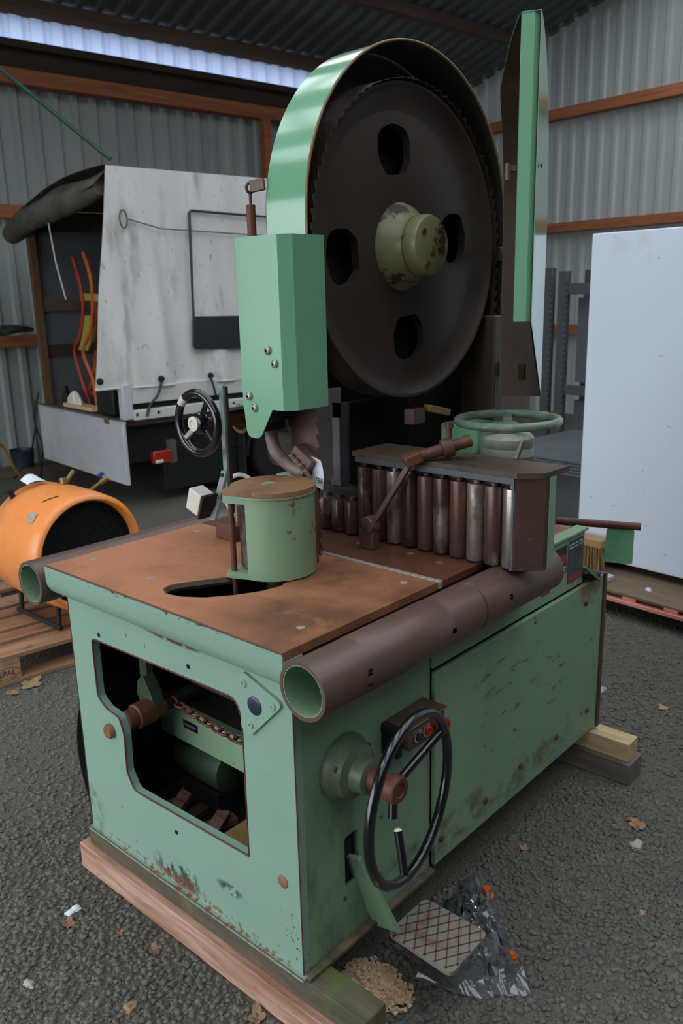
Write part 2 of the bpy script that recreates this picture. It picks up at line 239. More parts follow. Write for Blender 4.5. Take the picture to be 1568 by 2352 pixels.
# ------------------------------------------------------------------ shape helpers: every one returns (verts, faces)
def join(*vfs):
    V, F = [], []
    for v, f in vfs:
        o = len(V); V += [tuple(p) for p in v]; F += [tuple(i + o for i in q) for q in f]
    return V, F
def box(x0, x1, y0, y1, z0, z1):
    V = [(x, y, z) for x in (x0, x1) for y in (y0, y1) for z in (z0, z1)]
    return V, [(0, 1, 3, 2), (4, 6, 7, 5), (0, 4, 5, 1), (2, 3, 7, 6), (0, 2, 6, 4), (1, 5, 7, 3)]
def frame_of(axis):
    a = Vector(axis).normalized()
    up = Vector((0, 0, 1)) if abs(a.z) < 0.9 else Vector((1, 0, 0))
    u = up.cross(a).normalized(); v = a.cross(u)
    return a, u, v
def bar(p0, p1, w, h, up=None):
    p0, p1 = Vector(p0), Vector(p1); a = (p1 - p0).normalized()
    upv = Vector(up) if up else (Vector((0, 0, 1)) if abs(a.z) < 0.9 else Vector((1, 0, 0)))
    u = upv.cross(a).normalized(); v = a.cross(u)
    V = []
    for p in (p0, p1):
        for s, t in ((-1, -1), (1, -1), (1, 1), (-1, 1)):
            V.append(tuple(p + u * (s * w / 2) + v * (t * h / 2)))
    return V, [(3, 2, 1, 0), (4, 5, 6, 7), (0, 1, 5, 4), (1, 2, 6, 5), (2, 3, 7, 6), (3, 0, 4, 7)]
def lathe(prof, c, axis, n=32, closed=False):
    """prof: list of (r, h) along axis from c"""
    a, u, v = frame_of(axis); c = Vector(c); V, F = [], []
    for r, h in prof:
        for i in range(n):
            t = 2 * math.pi * i / n
            V.append(tuple(c + a * h + u * (r * math.cos(t)) + v * (r * math.sin(t))))
    k = len(prof)
    for j in range(k - 1 if not closed else k):
        j2 = (j + 1) % k
        for i in range(n):
            i2 = (i + 1) % n
            F.append((j * n + i, j * n + i2, j2 * n + i2, j2 * n + i))
    if not closed:
        F.append(tuple(reversed(range(n)))); F.append(tuple(range((k - 1) * n, k * n)))
    return V, F
def tube(p0, p1, r, r2=None, n=20):
    p0, p1 = Vector(p0), Vector(p1)
    return lathe([(r, 0), (r if r2 is None else r2, (p1 - p0).length)], p0, p1 - p0, n)
def pipe(p0, p1, ro, ri, n=40):
    p0, p1 = Vector(p0), Vector(p1); l = (p1 - p0).length
    return lathe([(ro, 0), (ro, l), (ri, l), (ri, 0)], p0, p1 - p0, n, closed=True)
def torus(c, axis, R, r, n=48, k=12, a0=0, a1=2 * math.pi):
    a, u, v = frame_of(axis); c = Vector(c); V, F = [], []
    full = abs(a1 - a0 - 2 * math.pi) < 1e-6; nn = n if full else n + 1
    for i in range(nn):
        t = a0 + (a1 - a0) * i / n; d = u * math.cos(t) + v * math.sin(t)
        for j in range(k):
            s = 2 * math.pi * j / k
            V.append(tuple(c + d * (R + r * math.cos(s)) + a * (r * math.sin(s))))
    for i in range(n):
        i2 = (i + 1) % nn
        for j in range(k):
            j2 = (j + 1) % k
            F.append((i * k + j, i2 * k + j, i2 * k + j2, i * k + j2))
    return V, F
def sweep(pts, r, n=10, closed=False):
    pts = [Vector(p) for p in pts]; V, F = [], []; m_ = len(pts)
    rs = r if isinstance(r, (list, tuple)) else [r] * m_
    up = None
    for i, p in enumerate(pts):
        if closed: t = pts[(i + 1) % m_] - pts[i - 1]
        else: t = pts[min(i + 1, m_ - 1)] - pts[max(i - 1, 0)]
        t.normalize()
        if up is None: up = Vector((0, 0, 1)) if abs(t.z) < 0.9 else Vector((1, 0, 0))
        u = up.cross(t).normalized(); v = t.cross(u); up = v
        for j in range(n):
            s = 2 * math.pi * j / n
            V.append(tuple(p + u * (rs[i] * math.cos(s)) + v * (rs[i] * math.sin(s))))
    for i in range(m_ if closed else m_ - 1):
        i2 = (i + 1) % m_
        for j in range(n):
            j2 = (j + 1) % n
            F.append((i * n + j, i * n + j2, i2 * n + j2, i2 * n + j))
    if not closed:
        F.append(tuple(reversed(range(n)))); F.append(tuple(range((m_ - 1) * n, m_ * n)))
    return V, F
def smooth_path(pts, k=6):
    pts = [Vector(p) for p in pts]; out = []
    for i in range(len(pts) - 1):
        p0 = pts[max(i - 1, 0)]; p1 = pts[i]; p2 = pts[i + 1]; p3 = pts[min(i + 2, len(pts) - 1)]
        for j in range(k):
            t = j / k
            out.append(0.5 * ((2 * p1) + (p2 - p0) * t + (2 * p0 - 5 * p1 + 4 * p2 - p3) * t * t + (3 * p1 - p0 - 3 * p2 + p3) * t ** 3))
    out.append(pts[-1]); return out
def plate(outer, holes, axis, d0, d1):
    """polygon with holes in the plane across 'axis' ('x': coords (y,z); 'y': (x,z); 'z': (x,y)), thickened d0..d1"""
    loops = [list(outer)] + [list(h) for h in holes]
    def p3(q, d): return {'x': (d, q[0], q[1]), 'y': (q[0], d, q[1]), 'z': (q[0], q[1], d)}[axis]
    flat = [q for l in loops for q in l]; n = len(flat)
    tri = geometry.tessellate_polygon([[Vector((q[0], q[1], 0)) for q in l] for l in loops])
    V = [p3(q, d0) for q in flat] + [p3(q, d1) for q in flat]; F = []
    for t in tri:
        F.append(tuple(t)); F.append(tuple(i + n for i in reversed(t)))
    o = 0
    for l in loops:
        k = len(l)
        for i in range(k):
            a, b = o + i, o + (i + 1) % k
            F.append((a, b, b + n, a + n))
        o += k
    return V, F
def rounded(poly, rads, k=5):
    """round the corners of a 2D polygon"""
    out = []; n = len(poly)
    rads = rads if isinstance(rads, (list, tuple)) else [rads] * n
    for i in range(n):
        p = Vector(poly[i]); a = Vector(poly[i - 1]); b = Vector(poly[(i + 1) % n]); r = rads[i]
        if r <= 0: out.append((p.x, p.y)); continue
        da = (a - p).normalized(); db = (b - p).normalized()
        ang = da.angle(db); d = min(r / max(math.tan(ang / 2), 1e-3), (a - p).length * 0.49, (b - p).length * 0.49)
        s, e = p + da * d, p + db * d
        for j in range(k + 1):
            t = j / k; q = s * (1 - t) ** 2 + p * (2 * t * (1 - t)) + e * t * t
            out.append((q.x, q.y))
    return out
def circle2(cx, cy, r, n=32, r2=None):
    return [(cx + r * math.cos(2 * math.pi * i / n), cy + (r2 or r) * math.sin(2 * math.pi * i / n)) for i in range(n)]
def grid(fn, nu, nv):
    V = [tuple(fn(i / nu, j / nv)) for i in range(nu + 1) for j in range(nv + 1)]
    F = [(i * (nv + 1) + j, (i + 1) * (nv + 1) + j, (i + 1) * (nv + 1) + j + 1, i * (nv + 1) + j + 1) for i in range(nu) for j in range(nv)]
    return V, F
def shell(vf, th):
    """thicken an open sheet along its normals (approximate, vertex normals)"""
    V, F = vf; nrm = [Vector() for _ in V]
    for f in F:
        n = (Vector(V[f[1]]) - Vector(V[f[0]])).cross(Vector(V[f[-1]]) - Vector(V[f[0]]))
        for i in f: nrm[i] += n
    n0 = len(V); V2 = [tuple(Vector(p) + n.normalized() * th) if n.length > 0 else p for p, n in zip(V, nrm)]
    edges = {}
    for f in F:
        for i in range(len(f)):
            a, b = f[i], f[(i + 1) % len(f)]
            edges[(a, b)] = edges.get((a, b), 0) + 1
    F2 = [tuple(reversed(f)) for f in F] + [tuple(i + n0 for i in f) for f in F]
    for (a, b) in edges:
        if (b, a) not in edges: F2.append((a, b, b + n0, a + n0))
    return list(V) + V2, F2
def moved(vf, d):
    return [(x + d[0], y + d[1], z + d[2]) for x, y, z in vf[0]], vf[1]
def xform(vf, M):
    return [tuple(M @ Vector(p)) for p in vf[0]], vf[1]

ORG = {}
def mesh(name, vf, material, smooth=40):
    me = bpy.data.meshes.new(name); me.from_pydata(vf[0], [], vf[1])
    import bmesh
    bm = bmesh.new(); bm.from_mesh(me); bmesh.ops.recalc_face_normals(bm, faces=bm.faces); bm.to_mesh(me); bm.free()
    if smooth:
        me.polygons.foreach_set('use_smooth', [True] * len(me.polygons)); me.set_sharp_from_angle(angle=math.radians(smooth))
    me.materials.append(MATS[material]); return me
def setp(o, label=None, cat=None, group=None, kind=None):
    if label: o['label'] = label
    if cat: o['category'] = cat
    if group: o['group'] = group
    if kind: o['kind'] = kind
    return o
def thing(name, label, cat, loc, W=False, group=None, kind=None):
    o = bpy.data.objects.new(name, None); COL.objects.link(o); o.empty_display_size = 0.1
    o.location = wpt(*loc) if W else loc
    if W: o.rotation_euler = (0, 0, -PH)
    ORG[o.name] = tuple(loc); return setp(o, label, cat, group, kind)
def part(name, vf, material, parent, bevel=0.0, smooth=40, label=None, kind=None):
    org = ORG[parent.name]
    o = bpy.data.objects.new(name, mesh(name, moved(vf, (-org[0], -org[1], -org[2])), material, smooth)); COL.objects.link(o)
    o.parent = parent; ORG[o.name] = org
    if bevel:
        b = o.modifiers.new('bevel', 'BEVEL'); b.width = bevel; b.segments = 2; b.limit_method = 'ANGLE'; b.angle_limit = math.radians(40)
    if label: o['label'] = label
    if kind: o['kind'] = kind
    return o
def solo(name, vf, material, label, cat, loc, W=False, bevel=0.0, smooth=40, group=None, kind=None):
    o = bpy.data.objects.new(name, mesh(name, moved(vf, (-loc[0], -loc[1], -loc[2])), material, smooth)); COL.objects.link(o)
    o.location = wpt(*loc) if W else loc
    if W: o.rotation_euler = (0, 0, -PH)
    ORG[o.name] = tuple(loc)
    if bevel:
        b = o.modifiers.new('bevel', 'BEVEL'); b.width = bevel; b.segments = 2; b.limit_method = 'ANGLE'; b.angle_limit = math.radians(40)
    return setp(o, label, cat, group, kind)
def again(o, parent, loc):
    """a copy of a single-mesh part, moved by loc, sharing its mesh"""
    c = o.copy(); COL.objects.link(c); c.parent = parent; c.location = loc; ORG[c.name] = ORG[parent.name]; return c
def text_vf(s, size, M):
    cu = bpy.data.curves.new('lettering', 'FONT'); cu.body = s; cu.size = size; cu.align_x = 'CENTER'; cu.align_y = 'CENTER'; cu.extrude = size * 0.01
    ob = bpy.data.objects.new('lettering', cu); COL.objects.link(ob)
    me = bpy.data.meshes.new_from_object(ob)
    V = [tuple(M @ v.co) for v in me.vertices]; F = [tuple(p.vertices) for p in me.polygons]
    bpy.data.objects.remove(ob); bpy.data.curves.remove(cu); bpy.data.meshes.remove(me)
    return V, F
rnd = random.Random(7)
#---BODY---
# ------------------------------------------------------------------ the shed
XB, YL, YR, EAVE, SL = 9.0, 7.63, -7.6, 4.41, 0.294
floor = solo('floor', ([(-14, -12, 0), (11, -12, 0), (11, 10, 0), (-14, 10, 0)], [(0, 1, 2, 3)]), 'asphalt', None, None, (0, 0, 0), W=True, kind='structure', smooth=0)
PER = 0.21
def profile(n, depth=0.032):
    """trapezoid ribs: (along, out) points over n periods"""
    out = []
    for i in range(n):
        o = i * PER
        out += [(o, 0), (o + 0.11, 0), (o + 0.135, depth), (o + 0.185, depth)]
    out.append((n * PER, 0)); return out
def strip(pts_a, pts_b):
    n = len(pts_a); V = list(pts_a) + list(pts_b)
    return V, [(i, i + 1, n + i + 1, n + i) for i in range(n - 1)]
PR = profile(5); SW = 5 * PER
wall_l = thing('wall_left', None, None, (0, YL, 0), W=True, kind='structure')
first = None; clear = None
for i in range(13):
    x0 = -4.6 + i * SW
    if first is None:
        first = part('cladding_sheet', strip([(x0 + a, YL - d, 0) for a, d in PR], [(x0 + a, YL - d, 4.08) for a, d in PR]), 'galvanised', wall_l, smooth=0)
        clear = part('clear_sheet', strip([(x0 + a, YL - d, 4.12) for a, d in PR], [(x0 + a, YL - d, 4.40) for a, d in PR]), 'eave_sheet', wall_l, smooth=0)
    else:
        again(first, wall_l, (i * SW, 0, 0)); again(clear, wall_l, (i * SW, 0, 0))
for z0, z1, mt, y0, y1 in ((1.24, 1.36, 'timber_orange', 7.48, 7.59), (2.50, 2.63, 'timber_orange', 7.48, 7.59), (3.74, 3.88, 'timber_orange', 7.42, 7.59), (3.885, 4.11, 'timber_dark', 7.50, 7.595), (4.06, 4.13, 'timber_dark', 7.40, 7.498)):
    part('girt', box(-4.6, XB, y0, y1, z0, z1), mt, wall_l, bevel=0.004)
for x in (-1.0, 5.36, 8.6):
    part('post', box(x, x + 0.11, 7.38, 7.478, 0, 3.738), 'oak_panel' if x != 5.36 else 'timber_orange', wall_l, bevel=0.004)
wall_r = thing('wall_right', None, None, (XB, 0, 0), W=True, kind='structure')
nY = int((YL - YR) / SW) + 1
def rooftop(y): return EAVE + (YL - abs(y)) * SL - 0.03
for i in range(nY):
    y0 = YL - i * SW
    pa = [(XB - d, y0 - a, 0) for a, d in PR]; pb = [(XB - d, y0 - a, rooftop(y0 - a)) for a, d in PR]
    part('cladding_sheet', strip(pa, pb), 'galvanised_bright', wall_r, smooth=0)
for z0, z1 in ((1.1, 1.22), (2.42, 2.54), (3.82, 3.95)):
    part('girt', box(XB - 0.16, XB - 0.04, YR if z0 < 4.2 else -5.0, YL - 0.2 if z0 < 4.2 else 5.0, z0, z1), 'timber_orange_y', wall_r, bevel=0.004)
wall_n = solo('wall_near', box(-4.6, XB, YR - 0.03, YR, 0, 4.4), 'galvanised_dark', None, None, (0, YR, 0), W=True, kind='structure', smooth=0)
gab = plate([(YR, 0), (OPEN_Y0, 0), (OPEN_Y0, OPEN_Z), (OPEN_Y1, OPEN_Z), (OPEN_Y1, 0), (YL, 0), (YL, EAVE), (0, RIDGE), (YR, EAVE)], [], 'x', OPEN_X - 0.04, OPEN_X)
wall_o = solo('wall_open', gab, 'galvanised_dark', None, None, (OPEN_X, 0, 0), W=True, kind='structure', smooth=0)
ceil = thing('ceiling', None, None, (0, 0, RIDGE), W=True, kind='structure')
for s in (1, -1):
    def roof_piece(x0, ya, yb): return strip([(x0 + a, s * ya, RIDGE - ya * SL - d) for a, d in PR], [(x0 + a, s * yb, RIDGE - yb * SL - d) for a, d in PR])
    f1 = f2 = f3 = None
    for i in range(13):
        x0 = -4.6 + i * SW
        if i in SKY:
            if f2 is None:
                f2 = part('skylight_sheet', roof_piece(-4.6, 0.25, 4.7), 'clear_sheet', ceil, smooth=0); f3 = part('roof_sheet', roof_piece(-4.6, 4.65, YL + 0.15), 'galvanised_dark', ceil, smooth=0)
                f2.location.x = f3.location.x = i * SW
            else:
                again(f2, ceil, (i * SW, 0, 0)); again(f3, ceil, (i * SW, 0, 0))
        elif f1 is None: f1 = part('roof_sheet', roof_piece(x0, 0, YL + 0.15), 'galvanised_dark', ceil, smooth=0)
        else: again(f1, ceil, (i * SW, 0, 0))
    for y in (7.30, 6.08, 4.86, 3.64, 2.42, 1.2):
        z = EAVE + (YL - y) * SL - 0.115
        part('purlin', bar((-4.6, s * y, z), (XB - 0.02, s * y, z), 0.075, 0.15, up=(0, s * SL, 1)), 'timber_brown', ceil, bevel=0.004)

# ------------------------------------------------------------------ the band saw
saw = thing('band_saw', 'large mint green resaw band saw with rusty table and big dark open wheel', 'band saw', (0.7, 0.44, 0.15))
def P(name, vf, m_, par=None, **k): return part(name, vf, m_, par or saw, **k)
T = 0.975
# --- cabinet
win = [(0.775, 0.790), (0.185, 0.803), (0.165, 0.76), (0.169, 0.396), (0.636, 0.378), (0.664, 0.425), (0.660, 0.535), (0.676, 0.585), (0.735, 0.592), (0.775, 0.615)]
win = rounded(win, [0.015, 0.05, 0.03, 0.004, 0.03, 0.03, 0.03, 0.025, 0.025, 0.03])
front = P('front_panel', plate([(0, 0.15), (0.88, 0.15), (0.88, 0.885), (0, 0.885)], [win], 'x', 0.0, 0.022), 'mint', smooth=30)
P('window_edge', sweep([(0.0, y, z) for y, z in win], 0.0022, 6, closed=True), 'rust_red', front)
P('bottom_flange', box(-0.012, 0.02, -0.010, 0.885, 0.15, 0.160), 'mint', front, bevel=0.002)
for y, z, r in ((0.736, 0.765 + 0.045, 0.006), (0.35, 0.832, 0.006), (0.455, 0.33, 0.006)):
    P('bolt_hole', lathe([(r, 0), (r, 0.002), (r * 0.5, 0.002)], (0.0005, y, z), (-1, 0, 0), 12), 'black_void', front)
for y, z in ((0.61, 0.845), (0.53, 0.838)):
    P('filled_screw', lathe([(0.008, 0), (0.007, 0.0015)], (0, y, z), (-1, 0, 0), 16), 'mint', front)
P('pivot_pin', lathe([(0.021, 0), (0.021, 0.010), (0.017, 0.015), (0.0, 0.015)], (0, 0.723, 0.530), (-1, 0, 0), 28), 'cyl_top', front)
P('blanking_plug', lathe([(0.016, 0), (0.016, 0.002), (0.012, 0.004)], (0, 0.055, 0.385), (-1, 0, 0), 24), 'cyl_top', front)
P('side_panel', plate([(0.022, 0.16), (0.492, 0.16), (0.492, 0.884), (0.022, 0.884)], [rounded([(0.150, 0.300), (0.200, 0.300), (0.200, 0.440), (0.150, 0.440)], 0.012)], 'y', 0.0, 0.012), 'mint_side', smooth=30)
P('side_sill', box(0.0, 0.49, -0.022, -0.0005, 0.15, 0.162), 'wood_mossy', bevel=0.002)
door = P('side_door', box(0.497, 1.48, -0.014, 0.0, 0.165, 0.738), 'mint_side', bevel=0.003)
for x, z in ((1.181, 0.253), (0.95, 0.258), (0.749, 0.238), (0.524, 0.236), (1.402, 0.259), (1.35, 0.671), (0.51, 0.356)):
    P('door_screw', lathe([(0.009, 0), (0.009, 0.005), (0.005, 0.008)], (x, -0.014, z), (0, -1, 0), 12), 'rust_red', door)
upper = P('upper_side_panel', box(0.497, 1.335, -0.006, 0.012, 0.746, 0.925), 'mint_side', bevel=0.003)
P('rim_rail', box(0.96, 1.345, -0.014, 0.03, 0.925, 0.935), 'mint_side', bevel=0.002)
P('rear_panel', box(1.48, 1.50, -0.02, 0.88, 0.16, 0.74), 'column_brown', bevel=0.002)
P('far_side_panel', box(0.022, 1.48, 0.868, 0.88, 0.16, 0.884), 'mint_side')
P('dark_screens', join(box(0.0225, 1.30, 0.860, 0.8675, 0.175, 0.88), box(0.0225, 0.60, 0.0125, 0.016, 0.175, 0.88), box(0.60, 0.61, 0.016, 0.86, 0.175, 0.95)), 'black_void')  # black sheets added for the shade seen through the front window
for p_ in ([(0, 0, 0.16), (0, 0, 0.88)], [(-0.012, -0.010, 0.1605), (-0.012, 0.885, 0.1605)], [(0, 0.88, 0.16), (0, 0.88, 0.885)]): P('worn_edge', sweep(p_, 0.0016, 6), 'rust_red', front)
P('worn_edge', sweep([(-0.0265, -0.004, T - 0.001), (-0.0265, 0.93, T - 0.001)], 0.0018, 6), 'rust_red', front)
P('upper_rear_panel', box(1.325, 1.335, 0.0125, 0.88, 0.74, 0.925), 'mint_side')
P('floor_pan', box(0.022, 1.48, 0.012, 0.868, 0.16, 0.172), 'dirt_shade_brown')
P('rear_deck', box(0.965, 1.33, 0.031, 0.60, 0.915, 0.930), 'cyl_top', bevel=0.002)
# decals
def decal(name, x0, x1, z0, z1, m_, par, lift=0.0006):
    return P(name, box(x0, x1, -0.006 - lift - 0.0006, -0.006 - lift + 0.0002, z0, z1), m_, par, smooth=0)
d1 = decal('instruction_plate', 1.222, 1.328, 0.770, 0.910, 'decal_dark', upper)
decal('red_field', 1.224, 1.326, 0.772, 0.796, 'decal_red', d1, 0.0014)
for r_ in range(9):
    z = 0.898 - r_ * 0.0105
    for x0, x1 in ((1.228, 1.262), (1.268, 1.290), (1.296, 1.322)):
        if rnd.random() < 0.85: decal('print_line', x0, x1 - rnd.random() * 0.008, z - 0.002, z + 0.002, 'decal_line' if r_ < 2 else 'rack_grey', d1, 0.0014)
d2 = decal('warning_plate', 1.120, 1.214, 0.815, 0.905, 'decal_black', upper)
decal('red_field', 1.122, 1.212, 0.848, 0.877, 'decal_red', d2, 0.0014)
for x0 in (1.128, 1.172):
    for z in (0.823, 0.834): decal('print_line', x0, x0 + 0.034, z - 0.003, z + 0.004, 'decal_line', d2, 0.0014)
decal('red_plate', 1.055, 1.108, 0.775, 0.845, 'decal_red', upper)
# --- table
slot = rounded([(0.040, 0.475), (0.050, 0.428), (0.083, 0.376), (0.141, 0.331), (0.200, 0.300), (0.262, 0.287), (0.33, 0.33), (0.34, 0.40), (0.28, 0.432), (0.225, 0.449), (0.12, 0.508), (0.085, 0.521), (0.057, 0.509)], 0.02, 4)
bolts_xy = [(0.084, 0.868), (0.088, 0.604), (0.449, 0.862), (0.095, 0.062), (0.465, 0.062), (0.657, 0.371), (0.668, 0.195), (0.650, 0.083), (0.46, 0.62)]
tab = P('table_plate', plate([(-0.026, -0.004), (0.518, -0.004), (0.518, 0.93), (-0.026, 0.93)], [slot], 'z', T - 0.020, T), 'rust_table', smooth=30)
tab2 = P('rear_table_plate', box(0.536, 0.96, -0.004, 0.93, T - 0.020, T - 0.0005), 'rust_table_rear', bevel=0.001)
P('slot_lip', sweep([(x, y, T - 0.010) for x, y in slot], 0.0105, 6, closed=True), 'column_brown', tab)
P('table_insert', box(0.519, 0.535, -0.008, 0.40, T - 0.018, T + 0.0015), 'strip_alu', bevel=0.001)
P('table_insert_rear', box(0.519, 0.535, 0.40, 0.93, T - 0.018, T - 0.001), 'rust_table_rear')
for x, y in bolts_xy:
    P('table_bolt', lathe([(0.010, 0), (0.010, 0.0008), (0.006, 0.0008)], (x, y, T - 0.0004), (0, 0, 1), 18), 'hinge_rod' if x > 0.5 else 'strip_alu', tab if x < 0.5 else tab2)
apr = [(-0.026, T - 0.021), (-0.030, T - 0.022), (-0.030, T - 0.045), (-0.027, T - 0.060), (-0.018, T - 0.076), (-0.004, T - 0.088), (0.022, T - 0.090), (0.03, T - 0.021)]
apr = [(-0.030, T - 0.004)] + [(-0.0265, T - 0.004)] + apr[0:1] + [apr[7], apr[6], apr[5], apr[4], apr[3], apr[2]]
P('table_apron', plate(apr, [], 'y', -0.006, 0.932), 'mint', smooth=50)
P('table_side_rail', box(0.03, 0.96, 0.001, 0.02, 0.885, 0.955), 'dirt_shade_brown')
P('table_rib', box(0.03, 0.96, 0.90, 0.925, 0.885, 0.955), 'mint_side')
# --- tubes along both table edges, with real holes
def holed_pipe(xs, y, z, ro, ri, holes, n=48):
    V, F = [], []
    for r in (ro, ri):
        for x, dr in xs:
            for i in range(n):
                t = 2 * math.pi * i / n
                V.append((x, y + (r + (dr if r == ro else 0)) * math.cos(t), z + (r + (dr if r == ro else 0)) * math.sin(t)))
    k = len(xs); o = k * n
    hs = set(holes)
    for j in range(k - 1):
        for i in range(n):
            i2 = (i + 1) % n
            if (j, i) in hs:
                for a, b in (((j, i), (j, i2)), ((j, i2), (j + 1, i2)), ((j + 1, i2), (j + 1, i)), ((j + 1, i), (j, i))):
                    A, B = a[0] * n + a[1], b[0] * n + b[1]
                    if True: F.append((A, B, o + B, o + A))
                continue
            F.append((j * n + i, j * n + i2, (j + 1) * n + i2, (j + 1) * n + i))
            F.append((o + j * n + i, o + (j + 1) * n + i, o + (j + 1) * n + i2, o + j * n + i2))
    for e in (0, k - 1):
        for i in range(n):
            i2 = (i + 1) % n
            F.append((e * n + i, e * n + i2, o + e * n + i2, o + e * n + i))
    return V, F
xsr = [(-0.035, 0), (0.095, 0), (0.112, 0), (0.118, 0), (0.120, 0.001), (0.40, 0.001), (0.402, 0), (0.418, 0), (0.55, 0), (0.552, -0.003), (0.556, -0.003), (0.558, 0), (0.66, 0), (0.676, 0), (0.95, 0)]
tr = P('edge_tube', holed_pipe(xsr, -0.066, 0.912, 0.064, 0.056, [(1, 22), (1, 23), (1, 26), (6, 23), (6, 24), (12, 22), (12, 23)]), 'rust_dark', smooth=30)
P('tube_lining', pipe((-0.034, -0.066, 0.912), (0.949, -0.066, 0.912), 0.0555, 0.0535, 40), 'cyl_green', tr)
tl = P('edge_tube', holed_pipe([(-0.04, 0), (0.3, 0), (1.0, 0)], 1.006, 0.908, 0.064, 0.056, []), 'rust_dark', smooth=30)
P('tube_lining', pipe((-0.039, 1.006, 0.908), (0.999, 1.006, 0.908), 0.0555, 0.0535, 40), 'cyl_green', tl)
P('tube_bracket', box(0.60, 0.66, -0.06, 0.0, 0.86, 0.90), 'mint_side', tr)
P('tube_bracket', box(0.2, 0.28, 0.88, 1.0, 0.86, 0.88), 'mint_side', tl)
# --- corner plate
cp = P('corner_plate', plate(rounded([(0.150, 0.885), (0.020, 0.842), (0.133, 0.728), (0.160, 0.745)], [0.012, 0.014, 0.016, 0.01]), [], 'x', -0.008, -0.0003), 'mint', smooth=30)
P('push_disc', lathe([(0.022, 0), (0.022, 0.002), (0.018, 0.004), (0.0, 0.004)], (-0.008, 0.11, 0.812), (-1, 0, 0), 28), 'blue_disc', cp)
for y, z in ((0.143, 0.856), (0.053, 0.829), (0.128, 0.760)):
    P('screw', lathe([(0.010, 0), (0.010, 0.001), (0.0085, 0.003), (0.0035, 0.003), (0.0035, 0.001)], (-0.008, y, z), (-1, 0, 0), 18), 'mint', cp)
# --- inside the cabinet
bm_ = P('inner_beam', box(0.20, 0.22, 0.02, 0.78, 0.425, 0.535), 'mint_side', bevel=0.002)
P('beam_shelf', box(0.22, 0.36, 0.02, 0.78, 0.525, 0.535), 'dirt_shade_brown', bm_)
lb = P('beam_label', box(0.1985, 0.20, 0.600, 0.665, 0.475, 0.500), 'label_black', bm_)
P('label_print', box(0.198, 0.1986, 0.608, 0.657, 0.483, 0.492), 'rack_panel', lb)
P('motor_body', lathe([(0.03, 0), (0.07, 0.01), (0.075, 0.03), (0.075, 0.20), (0.07, 0.21), (0.03, 0.22)], (0.30, 0.56, 0.325), (0, 1, 0), 32), 'motor_green')
P('motor_foot', box(0.24, 0.36, 0.58, 0.75, 0.172, 0.26), 'dirt_shade_brown')
P('pivot_bushing', lathe([(0.028, 0), (0.028, 0.03), (0.036, 0.032), (0.036, 0.085), (0.03, 0.087), (0.03, 0.12)], (0.022, 0.683, 0.562), (1, 0, 0), 28), 'rust_red')
P('pivot_bracket', join(box(0.115, 0.135, 0.700, 0.735, 0.62, 0.88), plate(rounded([(0.655, 0.555), (0.715, 0.555), (0.735, 0.60), (0.728, 0.64), (0.70, 0.665), (0.665, 0.61)], 0.012), [], 'x', 0.10, 0.135)), 'motor_green', bevel=0.002)
P('pivot_shaft', tube((0.13, 0.683, 0.562), (0.30, 0.683, 0.562), 0.022), 'dirt_shade_brown')
ch = P('drive_chain', sweep([(0.17, 0.80 - 0.01 * i, 0.592) for i in range(3)], 0.003, 6), 'rust_red')
nl = 17
for i in range(nl):
    t = i / (nl - 1); y = 0.79 - t * 0.50; z = 0.592 - 0.045 * math.sin(t * math.pi * 0.62)
    ln = 0.019
    if i % 2 == 0: pts = [(0.17, y + ln * math.cos(a), z + 0.011 * math.sin(a)) for a in [k * math.pi / 8 for k in range(16)]]
    else: pts = [(0.17 + 0.011 * math.sin(a), y + ln * math.cos(a), z) for a in [k * math.pi / 8 for k in range(16)]]
    P('link', sweep(pts, 0.0042, 6, closed=True), 'rust_red', ch)
P('chain_rail', box(0.24, 0.26, 0.02, 0.80, 0.60, 0.66), 'dirt_shade_brown')
for i in range(7):
    y = 0.40 + 0.06 * i
    P('scrap_board', xform(box(-0.10, 0.10, -0.02, 0.02, 0, 0.018), Matrix.Translation((0.16 + 0.02 * (i % 2), y, 0.173 + 0.012 * (i % 3))) @ Matrix.Rotation(0.4 * (i % 3) - 0.3, 4, 'Z')), ('pallet_wood', 'column_brown', 'pine_pink')[i % 3])
P('tan_board', join(box(0.0235, 0.15, 0.12, 0.345, 0.325, 0.340), box(0.12, 0.14, 0.13, 0.15, 0.173, 0.325)), 'tan_wood')
# --- large steering handwheel on the side, one spoke broken
hx, hz = 0.152, 0.635
fl = P('shaft_flange', lathe([(0.078, 0), (0.078, 0.012), (0.070, 0.022), (0.062, 0.045), (0.045, 0.055), (0.040, 0.085), (0.030, 0.09), (0.0, 0.09)], (hx, -0.0005, hz), (0, -1, 0), 36), 'flange_green')
for a in (0.6, 2.7, 4.6):
    P('flange_bolt', lathe([(0.008, 0), (0.008, 0.006)], (hx + 0.064 * math.cos(a), -0.03, hz + 0.064 * math.sin(a)), (0, -1, 0), 6), 'rust_red', fl)
P('shaft', tube((hx, -0.09, hz), (hx, -0.135, hz), 0.026), 'rust_red')
hwn = Vector((0.17, -0.985, 0.0)).normalized(); hwu = Vector((-hwn.y, hwn.x, 0)); HR = 0.182
hw = P('handwheel', torus((hx - 0.004, -0.20, hz), hwn, HR, 0.0115, 64, 14), 'black_gloss')
P('hub', lathe([(0.028, 0), (0.032, 0.006), (0.032, 0.028), (0.028, 0.034), (0.018, 0.034), (0.016, 0.030), (0.0, 0.030)], (hx, -0.133, hz), (0, -1, 0), 28), 'rust_red', hw)
def rim_pt(a, r=0.179): return tuple(Vector((hx - 0.004, -0.20, hz)) + hwu * (r * math.cos(a)) + Vector((0, 0, r * math.sin(a))))
P('spoke', tube((hx + 0.02, -0.15, hz + 0.012), rim_pt(0.50), 0.0095), 'black_gloss', hw)
